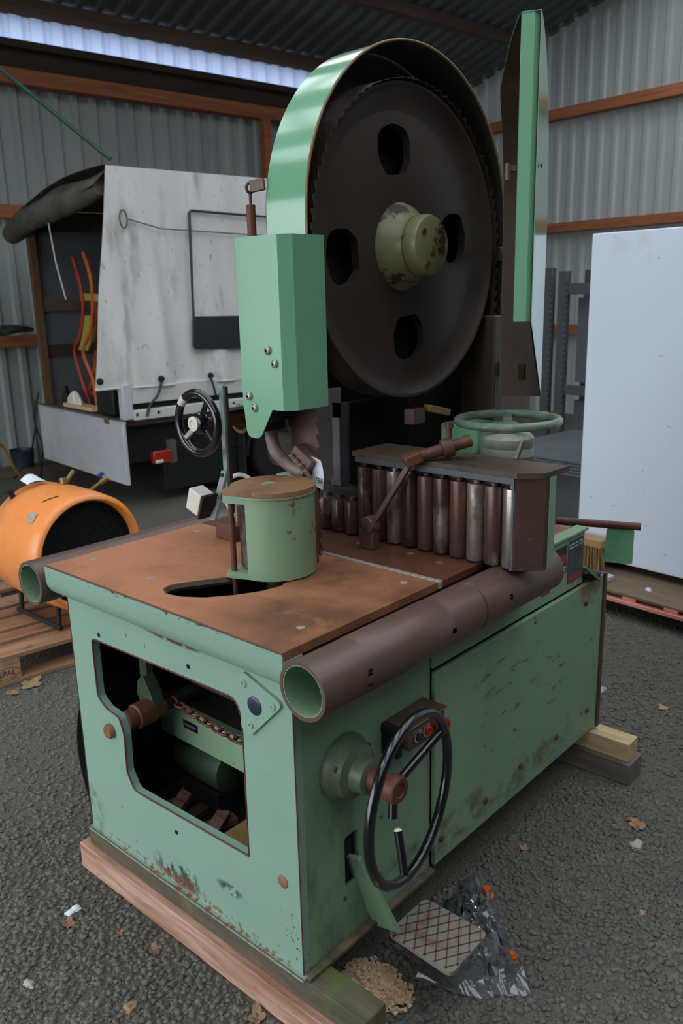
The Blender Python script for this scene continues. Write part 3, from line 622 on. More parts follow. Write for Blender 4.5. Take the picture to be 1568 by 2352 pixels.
P('spoke_stub', tube((hx - 0.004, -0.15, hz - 0.02), (hx - 0.016, -0.158, hz - 0.062), 0.0105), 'black_gloss', hw)
a = -1.75
brk = Vector(rim_pt(a)).lerp(Vector((hx - 0.004, -0.15, hz - 0.02)), 0.58)
P('broken_spoke', tube(rim_pt(a), brk, 0.0095), 'black_gloss', hw)
P('fracture_face', lathe([(0.0094, 0), (0.006, 0.004), (0.0, 0.005)], brk, brk - Vector(rim_pt(a)), 14), 'white_plastic', hw)
# --- switch box beneath the tube
sb = P('switch_box', join(box(0.310, 0.455, -0.072, -0.001, 0.620, 0.678), box(0.306, 0.46, -0.078, -0.001, 0.678, 0.683)), 'column_brown', bevel=0.003)
P('box_side', box(0.292, 0.3095, -0.05, -0.001, 0.60, 0.68), 'black_matt', sb)
for i, (x, m_, r, h) in enumerate(((0.342, 'black_gloss', 0.013, 0.008), (0.378, 'red_knob', 0.013, 0.008), (0.424, 'red_knob', 0.019, 0.026))):
    b = P('button', lathe([(r, 0), (r, h), (r * 0.85, h + 0.002), (r * 0.5, h + 0.002), (r * 0.45, h), (0, h)], (x, -0.0725, 0.650), (0, -1, 0), 24), m_, sb)
    P('bezel', lathe([(0.018, 0), (0.018, 0.003), (0.014, 0.005), (0.013, 0.005)], (x, -0.0722, 0.650), (0, -1, 0), 24), 'chrome', b)
# --- foot pedal
P('pedal_arm', join(bar((0.176, 0.010, 0.375), (0.250, -0.048, 0.150), 0.012, 0.080, up=(0, -1, 0.25))), 'mint_side', bevel=0.002)
pd = P('foot_plate', plate(rounded([(0.228, -0.252), (0.395, -0.248), (0.395, -0.057), (0.237, -0.057)], 0.02), [], 'z', 0.140, 0.150), 'pedal', smooth=30)
def clipseg(p, d):
    ts = []
    for k, lo, hi in ((0, 0.234, 0.392), (1, -0.248, -0.061)):
        if abs(d[k]) > 1e-6: ts.append(sorted(((lo - p[k]) / d[k], (hi - p[k]) / d[k])))
    t0 = max(t[0] for t in ts); t1 = min(t[1] for t in ts); return t0, t1
for di, dv in enumerate(((1, 0.62), (1, -0.62))):
    l = math.hypot(*dv); dv = (dv[0] / l, dv[1] / l); nv = (-dv[1], dv[0])
    for k in range(-8, 9):
        p = (0.313 + nv[0] * k * 0.026, -0.154 + nv[1] * k * 0.026); t0, t1 = clipseg(p, dv)
        if t1 - t0 > 0.03:
            P('tread_rib', bar((p[0] + dv[0] * t0, p[1] + dv[1] * t0, 0.150), (p[0] + dv[0] * t1, p[1] + dv[1] * t1, 0.150), 0.0028, 0.0026), 'rust_red', pd, smooth=0)
P('pedal_bracket', box(0.255, 0.30, -0.12, -0.055, 0.115, 0.139), 'rust_red')
# --- curved dark cover leaning out on the far side of the front
P('side_cover', shell(grid(lambda u, v: (0.02 + 0.25 * u, 0.900 + 0.06 * math.sin(math.pi * min(1, v * 1.05)) * (1 - 0.3 * u), 0.16 + 0.44 * v), 6, 14), 0.004), 'canvas_window')
# --- covered feed roller standing on the table
cx, cy, cr, ct = 0.338, 0.389, 0.107, 1.205
arc = [math.radians(184 + 268 * i / 40) for i in range(41)]
def shieldxy(r): return [(cx + r * math.cos(t_), cy + r * math.sin(t_)) for t_ in arc]
full = [(cx + cr * math.cos(2 * math.pi * i / 56), cy + cr * math.sin(2 * math.pi * i / 56)) for i in range(56)]
hp = (0.231, 0.434)                            # hinge axis of the cover
outl = shieldxy(cr) + list(reversed(shieldxy(cr - 0.006)))
sh = P('roller_cover', plate(outl, [], 'z', T + 0.004, ct - 0.008), 'cyl_green', smooth=35)
def hull2(c0, r0, c1, r1, n=28):
    """outline round two circles"""
    d = Vector(c1) - Vector(c0); L0 = d.length; b_ = math.atan2(d.y, d.x); k = math.acos((r0 - r1) / L0)
    p = [(c0[0] + r0 * math.cos(t), c0[1] + r0 * math.sin(t)) for t in [b_ + k + (2 * math.pi - 2 * k) * i / n for i in range(n + 1)]]
    p += [(c1[0] + r1 * math.cos(t), c1[1] + r1 * math.sin(t)) for t in [b_ - k + 2 * k * i / n for i in range(n + 1)]]
    return p
def lug(z0, z1): return plate(hull2(hp, 0.020, (cx - 0.02, cy), cr * 0.80), [], 'z', z0, z1)
lid = P('cover_lid', join(plate(circle2(cx, cy, cr + 0.004, 56), [], 'z', ct - 0.008, ct + 0.004), lug(ct - 0.008, ct + 0.0035)), 'cyl_top', smooth=35)
P('lid_edge', join(plate(circle2(cx, cy, cr + 0.0045, 56), [circle2(cx, cy, cr - 0.004, 56)], 'z', ct - 0.0125, ct - 0.0085)), 'cyl_green', sh, smooth=35)
P('upper_lug', lug(ct - 0.028, ct - 0.0085), 'cyl_green', sh, smooth=35)
P('lower_lug', lug(T + 0.004, T + 0.018), 'cyl_green', sh, smooth=35)
P('hinge_rod', tube((hp[0], hp[1], T - 0.06), (hp[0], hp[1], ct - 0.02), 0.0075), 'rust_red')
nf = 26; fr = []
for i in range(nf * 2):
    t_ = 2 * math.pi * i / (nf * 2); r = 0.092 if i % 2 else 0.080
    fr.append((cx + r * math.cos(t_), cy + r * math.sin(t_)))
P('feed_roller', plate(fr, [], 'z', T + 0.012, ct - 0.03), 'roller_steel', smooth=0)
P('roller_post', tube((cx, cy, T - 0.12), (cx, cy, T + 0.02), 0.03), 'dirt_shade_brown')
P('red_backing', box(cx + 0.085, cx + 0.118, cy - 0.045, cy + 0.02, T + 0.002, ct - 0.12), 'rust_red', bevel=0.002)
# --- blade: straight run on the left, over the wheel, straight run down on the right, with teeth
wxc, wzc, wr = 0.945, 1.811, 0.441
path = [(wxc - wr - 0.002, 0.955 + i * (wzc - 0.955) / 24) for i in range(24)]
path += [(wxc - (wr + 0.002) * math.cos(math.pi * i / 40), wzc + (wr + 0.002) * math.sin(math.pi * i / 40)) for i in range(41)]
path += [(wxc + wr + 0.002, wzc - (i + 1) * (wzc - 0.96) / 24) for i in range(24)]
# resample so that each piece is one tooth
dist = [0]
for a_, b_ in zip(path, path[1:]): dist.append(dist[-1] + math.dist(a_, b_))
def pat(s):
    for i in range(len(dist) - 1):
        if dist[i + 1] >= s:
            t_ = (s - dist[i]) / (dist[i + 1] - dist[i]); return (path[i][0] + (path[i + 1][0] - path[i][0]) * t_, path[i][1] + (path[i + 1][1] - path[i][1]) * t_)
    return path[-1]
pitch = 0.036; nt_ = int(dist[-1] / pitch); V, F = [], []
for i in range(nt_ + 1):
    q = pat(i * pitch); q2 = pat(i * pitch + pitch * 0.12)
    V += [(q[0], 0.488, q[1]), (q[0], 0.386, q[1]), (q2[0], 0.373, q2[1])]
for i in range(nt_):
    o = i * 3; F += [(o, o + 1, o + 4, o + 3), (o + 1, o + 2, o + 4)]
P('saw_blade', shell((V, F), 0.0012), 'blade', smooth=0)
# --- upper wheel
def hole_poly(a0):
    pts = [(0.205, 0.21), (0.205, -0.21), (0.25, -0.30), (0.325, -0.235), (0.338, 0.0), (0.325, 0.235), (0.25, 0.30)]
    return rounded([(wxc + r * math.cos(a0 + w), wzc + r * math.sin(a0 + w)) for r, w in pts], [0.015, 0.015, 0.05, 0.05, 0.08, 0.05, 0.05], 6)
wh = P('saw_wheel', plate(circle2(wxc, wzc, 0.372, 96), [hole_poly(math.radians(a_)) for a_ in (97, 187, 277, 7)], 'y', 0.432, 0.458), 'wheel_dark', smooth=30)
P('wheel_rim', lathe([(0.368, 0.040), (0.390, 0.036), (0.410, 0.026), (0.424, 0.012), (0.431, 0.002), (wr - 0.003, 0.0), (wr, 0.004), (wr, 0.100), (wr - 0.02, 0.100), (0.395, 0.068), (0.368, 0.066)], (wxc, 0.392, wzc), (0, 1, 0), 120, closed=True), 'wheel_dark', wh, smooth=30)
hub = P('wheel_hub', lathe([(0.125, 0.0), (0.120, 0.012), (0.105, 0.03), (0.092, 0.045), (0.086, 0.062), (0.070, 0.066), (0.0, 0.066)], (wxc, 0.432, wzc), (0, -1, 0), 48), 'hub_green', wh)
P('hub_cap', lathe([(0.078, 0.0), (0.085, 0.004), (0.087, 0.03), (0.080, 0.044), (0.06, 0.050), (0.0, 0.052)], (wxc, 0.368, wzc), (0, -1, 0), 48), 'hub_green', hub)
for a_ in (2.5, 4.2, 0.9):
    P('hub_screw', lathe([(0.009, 0), (0.009, 0.006), (0.004, 0.006), (0.004, 0.002)], (wxc + 0.06 * math.cos(a_), 0.319, wzc + 0.06 * math.sin(a_)), (0, -1, 0), 14), 'rust_dark', hub)
P('wheel_axle', tube((wxc, 0.458, wzc), (wxc, 0.62, wzc), 0.06), 'dirt_shade_brown', wh)
# --- hoop guard round the wheel
hcx, hcz, hr = 0.95, 1.873, 0.473
hpath = [(hcx - hr, 1.42 + i * (hcz - 1.42) / 8) for i in range(8)] + [(hcx - hr * math.cos(math.pi * i / 64), hcz + hr * math.sin(math.pi * i / 64)) for i in range(65)] + [(hcx + hr, hcz - (i + 1) * 0.05) for i in range(7)]
def hoop(off, y0, y1):
    V, F = [], []
    for i, (x, z) in enumerate(hpath):
        a_, b_ = hpath[max(i - 1, 0)], hpath[min(i + 1, len(hpath) - 1)]
        tx, tz = b_[0] - a_[0], b_[1] - a_[1]; l = math.hypot(tx, tz); nx, nz = -tz / l, tx / l
        V += [(x + nx * off, y0, z + nz * off), (x + nx * off, y1, z + nz * off)]
    F = [(2 * i, 2 * i + 1, 2 * i + 3, 2 * i + 2) for i in range(len(hpath) - 1)]
    return V, F
hg = P('wheel_guard', shell(hoop(0.0, 0.372, 0.515), 0.003), 'hoop_green', smooth=40)
P('guard_lining', shell(hoop(-0.0045, 0.373, 0.513), 0.001), 'dirt_shade_brown', hg)
P('guard_lip', sweep([(x, 0.371, z) for x, z in hpath], 0.0035, 8), 'hinge_rod', hg)
bp = [(x, z) for x, z in hpath]
P('guard_back', plate([(hcx - hr + 0.008, 1.42)] + [(hcx - (hr - 0.008) * math.cos(math.pi * i / 48), hcz + (hr - 0.008) * math.sin(math.pi * i / 48)) for i in range(49)] + [(hcx + hr - 0.008, 1.52), (1.18, 1.40)], [], 'y', 0.517, 0.525), 'dirt_shade_brown', hg)
# --- column behind the wheel, hinge post at its right
P('column', plate([(0.80, T), (1.74, T), (1.74, 1.55), (1.45, 1.80), (1.22, 2.0), (0.80, 2.0)], [], 'y', 0.56, 0.70), 'dirt_shade_brown', smooth=30)
P('column_foot', join(box(0.80, 1.28, 0.56, 0.80, T, 1.10)), 'dirt_shade_brown', bevel=0.01)
P('slide_block', box(0.80, 1.10, 0.527, 0.60, 1.02, 1.36), 'black_void', bevel=0.004)
P('hinge_post', join(box(1.435, 1.74, 0.43, 0.52, 0.93, 1.80), box(1.40, 1.435, 0.44, 0.52, 0.93, 1.70)), 'column_brown', bevel=0.006)
P('return_blade_guard', box(1.362, 1.425, 0.362, 0.50, 0.96, 1.60), 'column_brown', bevel=0.006)
P('hinge_rod', tube((1.438, 0.385, 1.02), (1.438, 0.385, 1.80), 0.011), 'hinge_rod')
P('hinge_knuckle', join(box(1.405, 1.475, 0.37, 0.42, 1.775, 1.82), tube((1.438, 0.385, 1.76), (1.438, 0.385, 1.83), 0.018)), 'rust_dark', bevel=0.003)
P('rod_clip', box(1.39, 1.41, 0.40, 0.44, 1.68, 1.71), 'hinge_rod')
# --- open leaf of the wheel guard: quarter-round sheet, free edge towards the viewer
Fp, Hp = Vector((0.945, -0.005)), Vector((1.372, 0.190))
L_ = (Hp - Fp).length; du = (Hp - Fp) / L_; dn = Vector((-du.y, du.x))          # dn points to the wheel side
dz0, dzt = 1.86, 2.346
def door_pt(s, z, off): return (Fp.x + du.x * s + dn.x * off, Fp.y + du.y * s + dn.y * off, z)
arch = [(L_ * math.sin(math.pi / 2 * i / 28), dz0 + (dzt - dz0) * math.cos(math.pi / 2 * i / 28)) for i in range(29)]
edge = arch + [(L_, 1.7), (L_, 1.5), (L_, 1.345)]
leafp = [(0.0, 1.595)] + edge
tri = geometry.tessellate_polygon([[Vector((s, z, 0)) for s, z in leafp]])
dr = P('guard_door', shell(([door_pt(s, z, 0.0) for s, z in leafp], [tuple(t_) for t_ in tri]), 0.002), 'hoop_green', smooth=25)
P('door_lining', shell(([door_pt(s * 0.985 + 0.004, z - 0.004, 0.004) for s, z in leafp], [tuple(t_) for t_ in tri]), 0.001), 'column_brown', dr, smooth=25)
V, F = [], []
def fw(s): return 0.050 + 0.085 * min(1, s / 0.30)
for s, z in edge: V += [door_pt(s, z, 0.0), door_pt(s, z, fw(s))]
F = [(2 * i, 2 * i + 1, 2 * i + 3, 2 * i + 2) for i in range(len(edge) - 1)]
P('door_flange', shell((V, F), 0.002), 'hoop_green', dr, smooth=30)
V = []
for s, z in edge: V += [door_pt(s - 0.004 * (s / L_), z - 0.004, 0.003), door_pt(s - 0.004 * (s / L_), z - 0.004, fw(s) - 0.001)]
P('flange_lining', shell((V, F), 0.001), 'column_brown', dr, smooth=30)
V = []
for z in (1.597, 1.75, 1.9, 2.05, 2.2, 2.343): V += [door_pt(0.014, z, 0.0), door_pt(0.0, z, 0.016), door_pt(0.0, z, 0.048), door_pt(0.006, z, 0.050)]
F = [(4 * i + k, 4 * i + k + 1, 4 * i + k + 5, 4 * i + k + 4) for i in range(5) for k in range(3)]
P('door_lip', shell((V, F), 0.002), 'hoop_green', dr, smooth=20)
P('door_latch', join(bar(door_pt(0.01, 1.985, 0.05), door_pt(-0.004, 1.985, 0.075), 0.012, 0.014), tube(door_pt(-0.004, 1.997, 0.073), door_pt(-0.004, 1.955, 0.073), 0.008)), 'rust_dark', dr)
P('door_rivet', lathe([(0.006, 0), (0.004, 0.004)], door_pt(0.10, 2.0, -0.002), tuple((-dn).to_3d()), 10), 'black_matt', dr)
for z in (1.79, 1.42): P('door_hinge_leaf', bar(door_pt(L_ - 0.02, z, 0.06), (1.438, 0.385, z), 0.012, 0.05), 'column_brown', dr)
# --- blade guard box
gx = 0.387
prof = [(gx + 0.13, 0.537), (gx, 0.537), (gx, 0.385), (gx + 0.024, 0.360), (0.524, 0.360)]
def channel(z0, z1):
    V = [(x, y, z) for z in (z0, z1) for x, y in prof]; n = len(prof)
    return V, [(i, i + 1, n + i + 1, n + i) for i in range(n - 1)]
bg = P('blade_guard', shell(channel(1.393, 1.826), 0.003), 'guard_green', smooth=20)
flap = rounded([(0.537, 1.40), (0.422, 1.40), (0.478, 1.312), (0.528, 1.312)], [0, 0, 0.035, 0.03], 6)
P('guard_tongue', plate(flap, [], 'x', gx - 0.003, gx), 'guard_green', bg, smooth=30)
def on_gx(y, z): return (gx - 0.003, y, z)
for y, z in ((0.432, 1.545), (0.409, 1.512), (0.512, 1.424), (0.492, 1.394)):
    b = P('guard_bolt', lathe([(0.011, 0), (0.011, 0.004), (0.008, 0.0075), (0.0045, 0.0085)], on_gx(y, z), (-1, 0, 0), 20), 'bolt_zinc', bg)
    P('bolt_socket', lathe([(0.0045, 0), (0.003, 0.0006)], (gx - 0.0115, y, z), (-1, 0, 0), 6), 'black_void', b)
P('guard_mount', box(gx + 0.004, 0.47, 0.44, 0.52, 1.36, 1.44), 'black_matt')
# --- blade guide below the guard
gd = P('guide_arm', sweep(smooth_path([(0.455, 0.515, 1.40), (0.45, 0.505, 1.31), (0.452, 0.488, 1.262), (0.468, 0.445, 1.225), (0.478, 0.405, 1.213)], 5), 0.018, 10), 'cast_grey')
for i in range(4):
    P('guide_tooth', bar((0.455, 0.440 - 0.017 * i, 1.262 - 0.012 * i), (0.470, 0.432 - 0.017 * i, 1.238 - 0.012 * i), 0.020, 0.010), 'cast_grey', gd, bevel=0.001)
P('guide_block', xform(box(-0.02, 0.02, -0.04, 0.035, -0.02, 0.02), Matrix.Translation((0.483, 0.412, 1.253)) @ Matrix.Rotation(0.6, 4, 'X')), 'rust_dark', gd, bevel=0.002)
P('guide_holder', box(0.40, 0.47, 0.47, 0.53, 1.33, 1.40), 'black_matt')
P('green_strut', bar((0.56, 0.50, 1.16), (0.56, 0.50, 1.34), 0.02, 0.03), 'guard_green')
P('rear_casting', join(box(0.53, 0.60, 0.52, 0.58, T, 1.18)), 'cyl_green', bevel=0.004)
# --- roller fence
fe = P('roller_fence', join(box(0.735, 0.84, -0.12, 0.43, T + 0.002, 1.222)), 'dirt_shade_brown', bevel=0.003)
P('fence_top', plate([(0.70, 0.43), (0.70, -0.115), (0.745, -0.170), (0.86, -0.176), (0.86, 0.43)], [], 'z', 1.222, 1.236), 'column_brown', fe, smooth=30)
P('fence_end', plate([(0.703, -0.108), (0.752, -0.168), (0.768, -0.17), (0.768, -0.125), (0.738, -0.108)], [], 'z', T + 0.002, 1.2215), 'fence_brown', fe, smooth=30)
P('fence_end_face', box(0.7685, 0.80, -0.172, -0.125, T + 0.002, 1.2215), 'mint_side', fe, bevel=0.001)
P('fence_edge_bar', box(0.700, 0.712, -0.1075, -0.100, T + 0.002, 1.2215), 'rack_grey', fe)
P('fence_back_bar', box(0.70, 0.705, -0.10, 0.42, 1.205, 1.2215), 'rack_grey', fe)
rprof = [(0.010, 0.0), (0.010, 0.006), (0.0250, 0.006), (0.0262, 0.009), (0.0262, 0.212), (0.0250, 0.216), (0.010, 0.216), (0.010, 0.225)]
for i, m_ in enumerate(('steel', 'rusty', 'bright', 'steel', 'rusty', 'steel', 'rusty', 'bright', 'steel', 'bright')):
    P('roller', lathe(rprof, (0.724, 0.398 - 0.0545 * i, T), (0, 0, 1), 28), 'roller_' + m_, fe)
for k in range(3):
    P('roller', lathe([(0.010, 0.0), (0.010, 0.006), (0.0250, 0.006), (0.0262, 0.009), (0.0262, 0.10), (0.0250, 0.103), (0.010, 0.103), (0.010, 0.115)], (0.724, 0.4525 + 0.0545 * k, T), (0, 0, 1), 24), 'roller_steel', fe)
P('short_fence', box(0.735, 0.79, 0.431, 0.60, T + 0.002, 1.11), 'dirt_shade_brown', fe, bevel=0.003)
P('blue_upright', join(box(0.74, 0.75, 0.515, 0.545, 1.111, 1.32), box(0.735, 0.755, 0.51, 0.55, 1.111, 1.135)), 'rack_grey', fe, bevel=0.002)
# --- clamping lever across the fence
lv = P('clamp_lever', bar((0.640, 0.300, 1.055), (0.675, 0.185, 1.250), 0.022, 0.016), 'rust_dark', bevel=0.003)
P('lever_grip', tube((0.670, 0.192, 1.243), (0.795, 0.084, 1.287), 0.0165), 'rust_red', lv)
P('lever_clevis', join(bar((0.655, 0.205, 1.235), (0.69, 0.175, 1.252), 0.045, 0.03)), 'rust_red', lv, bevel=0.004)
P('lever_boss', join(lathe([(0.018, 0), (0.026, 0.004), (0.026, 0.036), (0.018, 0.04)], (0.62, 0.318, 1.045), (1, -0.2, 0), 24), box(0.625, 0.655, 0.295, 0.345, T, 1.03)), 'rust_dark', lv, bevel=0.002)
P('lever_collar', join(lathe([(0.026, 0), (0.026, 0.03)], (0.735, 0.137, 1.265), (0.125, -0.108, 0.044), 20), tube((0.75, 0.125, 1.28), (0.75, 0.125, 1.325), 0.008), lathe([(0.013, 0), (0.013, 0.014)], (0.75, 0.125, 1.325), (0, 0, 1), 12)), 'rust_red', lv)
P('wedge_pin', bar((0.86, -0.02, 1.236), (0.875, -0.03, 1.285), 0.008, 0.014), 'rust_dark', fe)
# --- horizontal handwheel on its gear head
wc = (1.09, 0.145, 1.300)
hh = P('fence_handwheel', torus(wc, (0, 0, 1), 0.150, 0.0130, 64, 12), 'handwheel_green')
for a_ in (0.55, 2.65, 4.75):
    P('spoke', bar((wc[0], wc[1], 1.278), (wc[0] + 0.145 * math.cos(a_), wc[1] + 0.145 * math.sin(a_), 1.300), 0.028, 0.012, up=(0, 0, 1)), 'handwheel_green', hh, bevel=0.003)
P('wheel_boss', lathe([(0.028, 0), (0.032, 0.004), (0.032, 0.03), (0.02, 0.036)], (wc[0], wc[1], 1.262), (0, 0, 1), 24), 'handwheel_green', hh)
P('gear_head', lathe([(0.076, 0), (0.080, 0.004), (0.080, 0.028), (0.0785, 0.030), (0.080, 0.032), (0.080, 0.058), (0.070, 0.068), (0.03, 0.072)], (wc[0], wc[1], 1.192), (0, 0, 1), 40), 'gear_grey')
P('gear_post', box(1.02, 1.16, 0.09, 0.25, 0.931, 1.192), 'rust_dark', bevel=0.004)
P('green_casting', box(1.10, 1.24, 0.26, 0.40, 0.931, 1.27), 'flap_green', bevel=0.008)
P('small_block', box(0.96, 1.02, 0.40, 0.44, 1.28, 1.33), 'rust_dark', bevel=0.003)
P('wood_scrap', bar((1.04, 0.41, 1.325), (1.14, 0.40, 1.30), 0.03, 0.022), 'tan_wood', bevel=0.003)
# --- adjusting arm with the small black handwheel on the far side
sx, sy, sz = 0.405, 0.765, 1.328
sw = P('small_handwheel', torus((sx, sy, sz), (1, 0, 0), 0.088, 0.012, 48, 14), 'black_gloss')
P('hub', lathe([(0.030, 0), (0.033, 0.01), (0.028, 0.03), (0.022, 0.034), (0.0, 0.034)], (sx + 0.018, sy, sz), (-1, 0, 0), 28), 'black_gloss', sw)
P('hub_ring', lathe([(0.022, 0), (0.022, 0.004), (0.012, 0.005), (0.010, 0.002), (0.0, 0.002)], (sx - 0.0155, sy, sz), (-1, 0, 0), 24), 'white_plastic', sw)
for a_, m_ in ((0.95, 'black_gloss'), (3.8, 'chrome'), (-0.7 + 2 * math.pi, 'black_gloss')):
    P('spoke', bar((sx + 0.004, sy + 0.02 * math.cos(math.pi - a_), sz + 0.02 * math.sin(a_)), (sx, sy + 0.086 * math.cos(math.pi - a_) * (1 if m_ != 'chrome' else 1), sz + 0.086 * math.sin(a_)), 0.008, 0.016), m_, sw, bevel=0.002)
P('worn_patch', torus((sx, sy, sz), (1, 0, 0), 0.088, 0.0124, 6, 14, 0.62, 0.95), 'white_plastic', sw)
P('adjust_shaft', tube((sx + 0.018, sy, sz), (0.665, sy, sz), 0.013), 'rust_red')
P('adjust_sleeve', tube((sx + 0.08, sy, sz), (0.69, sy, sz), 0.026), 'rust_red')
P('sleeve_plate', box(sx + 0.065, 0.64, sy - 0.03, sy + 0.03, sz + 0.026, sz + 0.036), 'grey_bar')
P('sleeve_clamp', torus((0.56, sy - 0.01, sz - 0.005), (1, 0, 0), 0.040, 0.006, 28, 8), 'hinge_rod')
up_ = P('upright_bar', join(box(0.462, 0.472, 0.714, 0.733, 1.10, 1.435)), 'grey_bar', bevel=0.002)
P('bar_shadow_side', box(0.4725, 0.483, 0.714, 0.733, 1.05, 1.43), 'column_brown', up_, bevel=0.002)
lk = P('swing_link', bar((0.452, 0.712, 1.185), (0.385, 0.700, 1.05), 0.024, 0.012, up=(-1, 0, 0)), 'grey_bar', bevel=0.002)
P('link_bolt', lathe([(0.008, 0), (0.008, 0.008)], (0.445, 0.712, 1.172), (-1, 0, 0), 12), 'black_matt', lk)
P('limit_switch', xform(box(-0.026, 0.026, -0.03, 0.026, -0.034, 0.034), Matrix.Translation((0.372, 0.740, 1.108)) @ Matrix.Rotation(0.35, 4, 'X')), 'white_plastic', lk, bevel=0.004)
P('switch_cover', xform(box(-0.028, 0.028, -0.042, -0.032, -0.038, 0.038), Matrix.Translation((0.372, 0.740, 1.108)) @ Matrix.Rotation(0.35, 4, 'X')), 'black_matt', lk, bevel=0.002)
P('white_ring', torus((0.52, 0.72, 1.09), (1, 0.1, 0), 0.070, 0.007, 40, 8), 'white_plastic')
P('ring_rod', tube((0.47, 0.69, T), (0.47, 0.69, 1.08), 0.007), 'chrome')
P('arm_foot', box(0.44, 0.54, 0.67, 0.76, T, T + 0.05), 'rust_red', bevel=0.003)
P('tension_spring', join(lathe([(0.0115, i * 0.0045) if i % 2 else (0.0125, i * 0.0045) for i in range(30)], (0.458, 0.552, 1.78), (0, 0, 1), 14), tube((0.458, 0.552, 1.905), (0.458, 0.552, 1.94), 0.004), torus((0.458, 0.552, 1.952), (0, 1, 0), 0.012, 0.004, 20, 8)), 'rust_red', smooth=25)
P('spring_bracket', bar((0.458, 0.550, 1.955), (0.476, 0.515, 1.960), 0.012, 0.030), 'rust_dark', bevel=0.002)
# --- rear swing flap on its rod
rf = P('rear_rod', tube((1.345, 0.10, 0.937), (1.435, -0.148, 0.937), 0.0125), 'rust_red')
P('rear_flap', plate(rounded([(0.0, 0.0), (0.085, 0.0), (0.085, -0.115), (-0.005, -0.115)], 0.008), [], 'x', 0, 0.005), 'flap_green', rf)
fo = bpy.data.objects['rear_flap']
M_ = Matrix.Translation((1.40, -0.050, 0.925)) @ Matrix.Rotation(math.radians(20) + math.pi, 4, 'Z')
for v in fo.data.vertices: v.co = M_ @ (v.co + Vector(ORG[saw.name])) - Vector(ORG[saw.name])
P("latch_lump", box(1.37, 1.43, -0.03, 0.02, 0.743, 0.765), 'black_matt', bevel=0.01)
P('latch_tongue', bar((1.34, -0.004, 0.80), (1.40, -0.03, 0.742), 0.03, 0.006), 'mint_side')
P('front_latch', lathe([(0.012, 0), (0.012, 0.012)], (0.42, -0.06, 0.85), (0, -1, 0), 12), 'dirt_shade_brown')
# paper tag tied to the blade
tg = solo('paper_tag', shell(grid(lambda u, v: (0.474 + 0.012 * math.sin(2.5 * v), 0.392 - 0.040 * u - 0.012 * (1 - v) , 1.262 - 0.078 * (1 - v) - 0.01 * u), 3, 6), 0.0006), 'paper', 'white paper tag printed 3786 hanging by the saw blade', 'tag', (0.474, 0.37, 1.18))
Mt = Matrix.Translation((0.4715, 0.356, 1.199)) @ Matrix(((0, 0, -1, 0), (-1, 0, 0, 0), (0, 1, 0, 0), (0, 0, 0, 1))) @ Matrix.Rotation(-0.12, 4, 'Z')
part('lettering', text_vf('3786', 0.019, Mt), 'ink', tg, smooth=0)
# ------------------------------------------------------------------ timbers carrying the machine
solo('timber_beam', box(-0.022, 0.078, -0.36, 0.935, 0.001, 0.086), 'pine_pink', 'pinkish sawn timber on the ground along the front of the saw', 'timber', (0.03, 0.3, 0.001), bevel=0.003)
solo('timber_beam', box(-0.002, 0.070, -0.187, 0.905, 0.0865, 0.1495), 'wood_mossy', 'dark mossy timber directly under the front edge of the saw', 'timber', (0.03, 0.3, 0.0865), bevel=0.003)
solo('timber_beam', box(1.455, 1.53, -0.152, 0.90, 0.080, 0.1495), 'pine_yellow', 'pale yellow timber end sticking out under the rear of the saw, upper one', 'timber', (1.49, 0.3, 0.08), bevel=0.003)
solo('timber_beam', box(1.44, 1.545, -0.165, 0.90, 0.001, 0.0795), 'wood_grey', 'grey weathered timber on the ground under the pale yellow one', 'timber', (1.49, 0.3, 0.001), bevel=0.003)

# ------------------------------------------------------------------ euro pallets and the orange drum heater
def euro_pallet(label, x0, y0, mats, mark=False, z0=0.001):
    p = thing('euro_pallet', label, 'pallet', (x0 + 0.6, y0 + 0.4, z0), W=True, group='pallets under the orange drum')
    db, sb_, bl = mats
    for k, (o, w) in enumerate(((0, 0.145), (0.1875, 0.10), (0.3275, 0.145), (0.5125, 0.10), (0.655, 0.145))):
        part('deck_board', box(x0, x0 + 1.2, y0 + o, y0 + o + w, z0 + 0.122, z0 + 0.144 - 0.001 * (k % 2)), db, p, bevel=0.003)
    for xx in (0, 0.5275, 1.055):
        part('stringer_board', box(x0 + xx, x0 + xx + 0.145, y0, y0 + 0.8, z0 + 0.100, z0 + 0.1215), sb_, p, bevel=0.002)
        for yy in (0, 0.35, 0.70):
            part('block', box(x0 + xx, x0 + xx + 0.145, y0 + yy, y0 + yy + 0.10, z0 + 0.0225, z0 + 0.0995), bl, p, bevel=0.003)
    for yy in (0, 0.35, 0.70):
        part('bottom_board', box(x0, x0 + 1.2, y0 + yy, y0 + yy + 0.10, z0, z0 + 0.022), db, p, bevel=0.003)
    if mark:
        Mt = Matrix.Translation((x0 + 0.083, y0 - 0.0006, z0 + 0.061)) @ Matrix.Rotation(math.pi / 2, 4, 'X')
        part('lettering', text_vf('EPAL', 0.036, Mt), 'ink', p, smooth=0)
        part('oval_mark', sweep([(x0 + 0.083 + 0.056 * math.cos(t), y0 - 0.0004, z0 + 0.061 + 0.027 * math.sin(t)) for t in [2 * math.pi * i / 40 for i in range(40)]], 0.0011, 5, closed=True), 'ink', p)
    return p
euro_pallet('worn wooden pallet with EPAL mark on its block, nearest one under the orange drum', 0.045, 2.33, ('pallet_wood', 'pallet_wood_y', 'pallet_wood_y'), True)
euro_pallet('worn wooden pallet lying behind the one with the EPAL mark', -0.25, 3.25, ('pallet_wood', 'pallet_wood_y', 'pallet_wood_y'))
dx, dy, dz, drr = 0.925, 2.30, 0.505, 0.290
heat = thing('drum_heater', 'orange steel drum heater with black mesh front lying on a pallet', 'heater', (dx, dy + 0.25, 0.145))
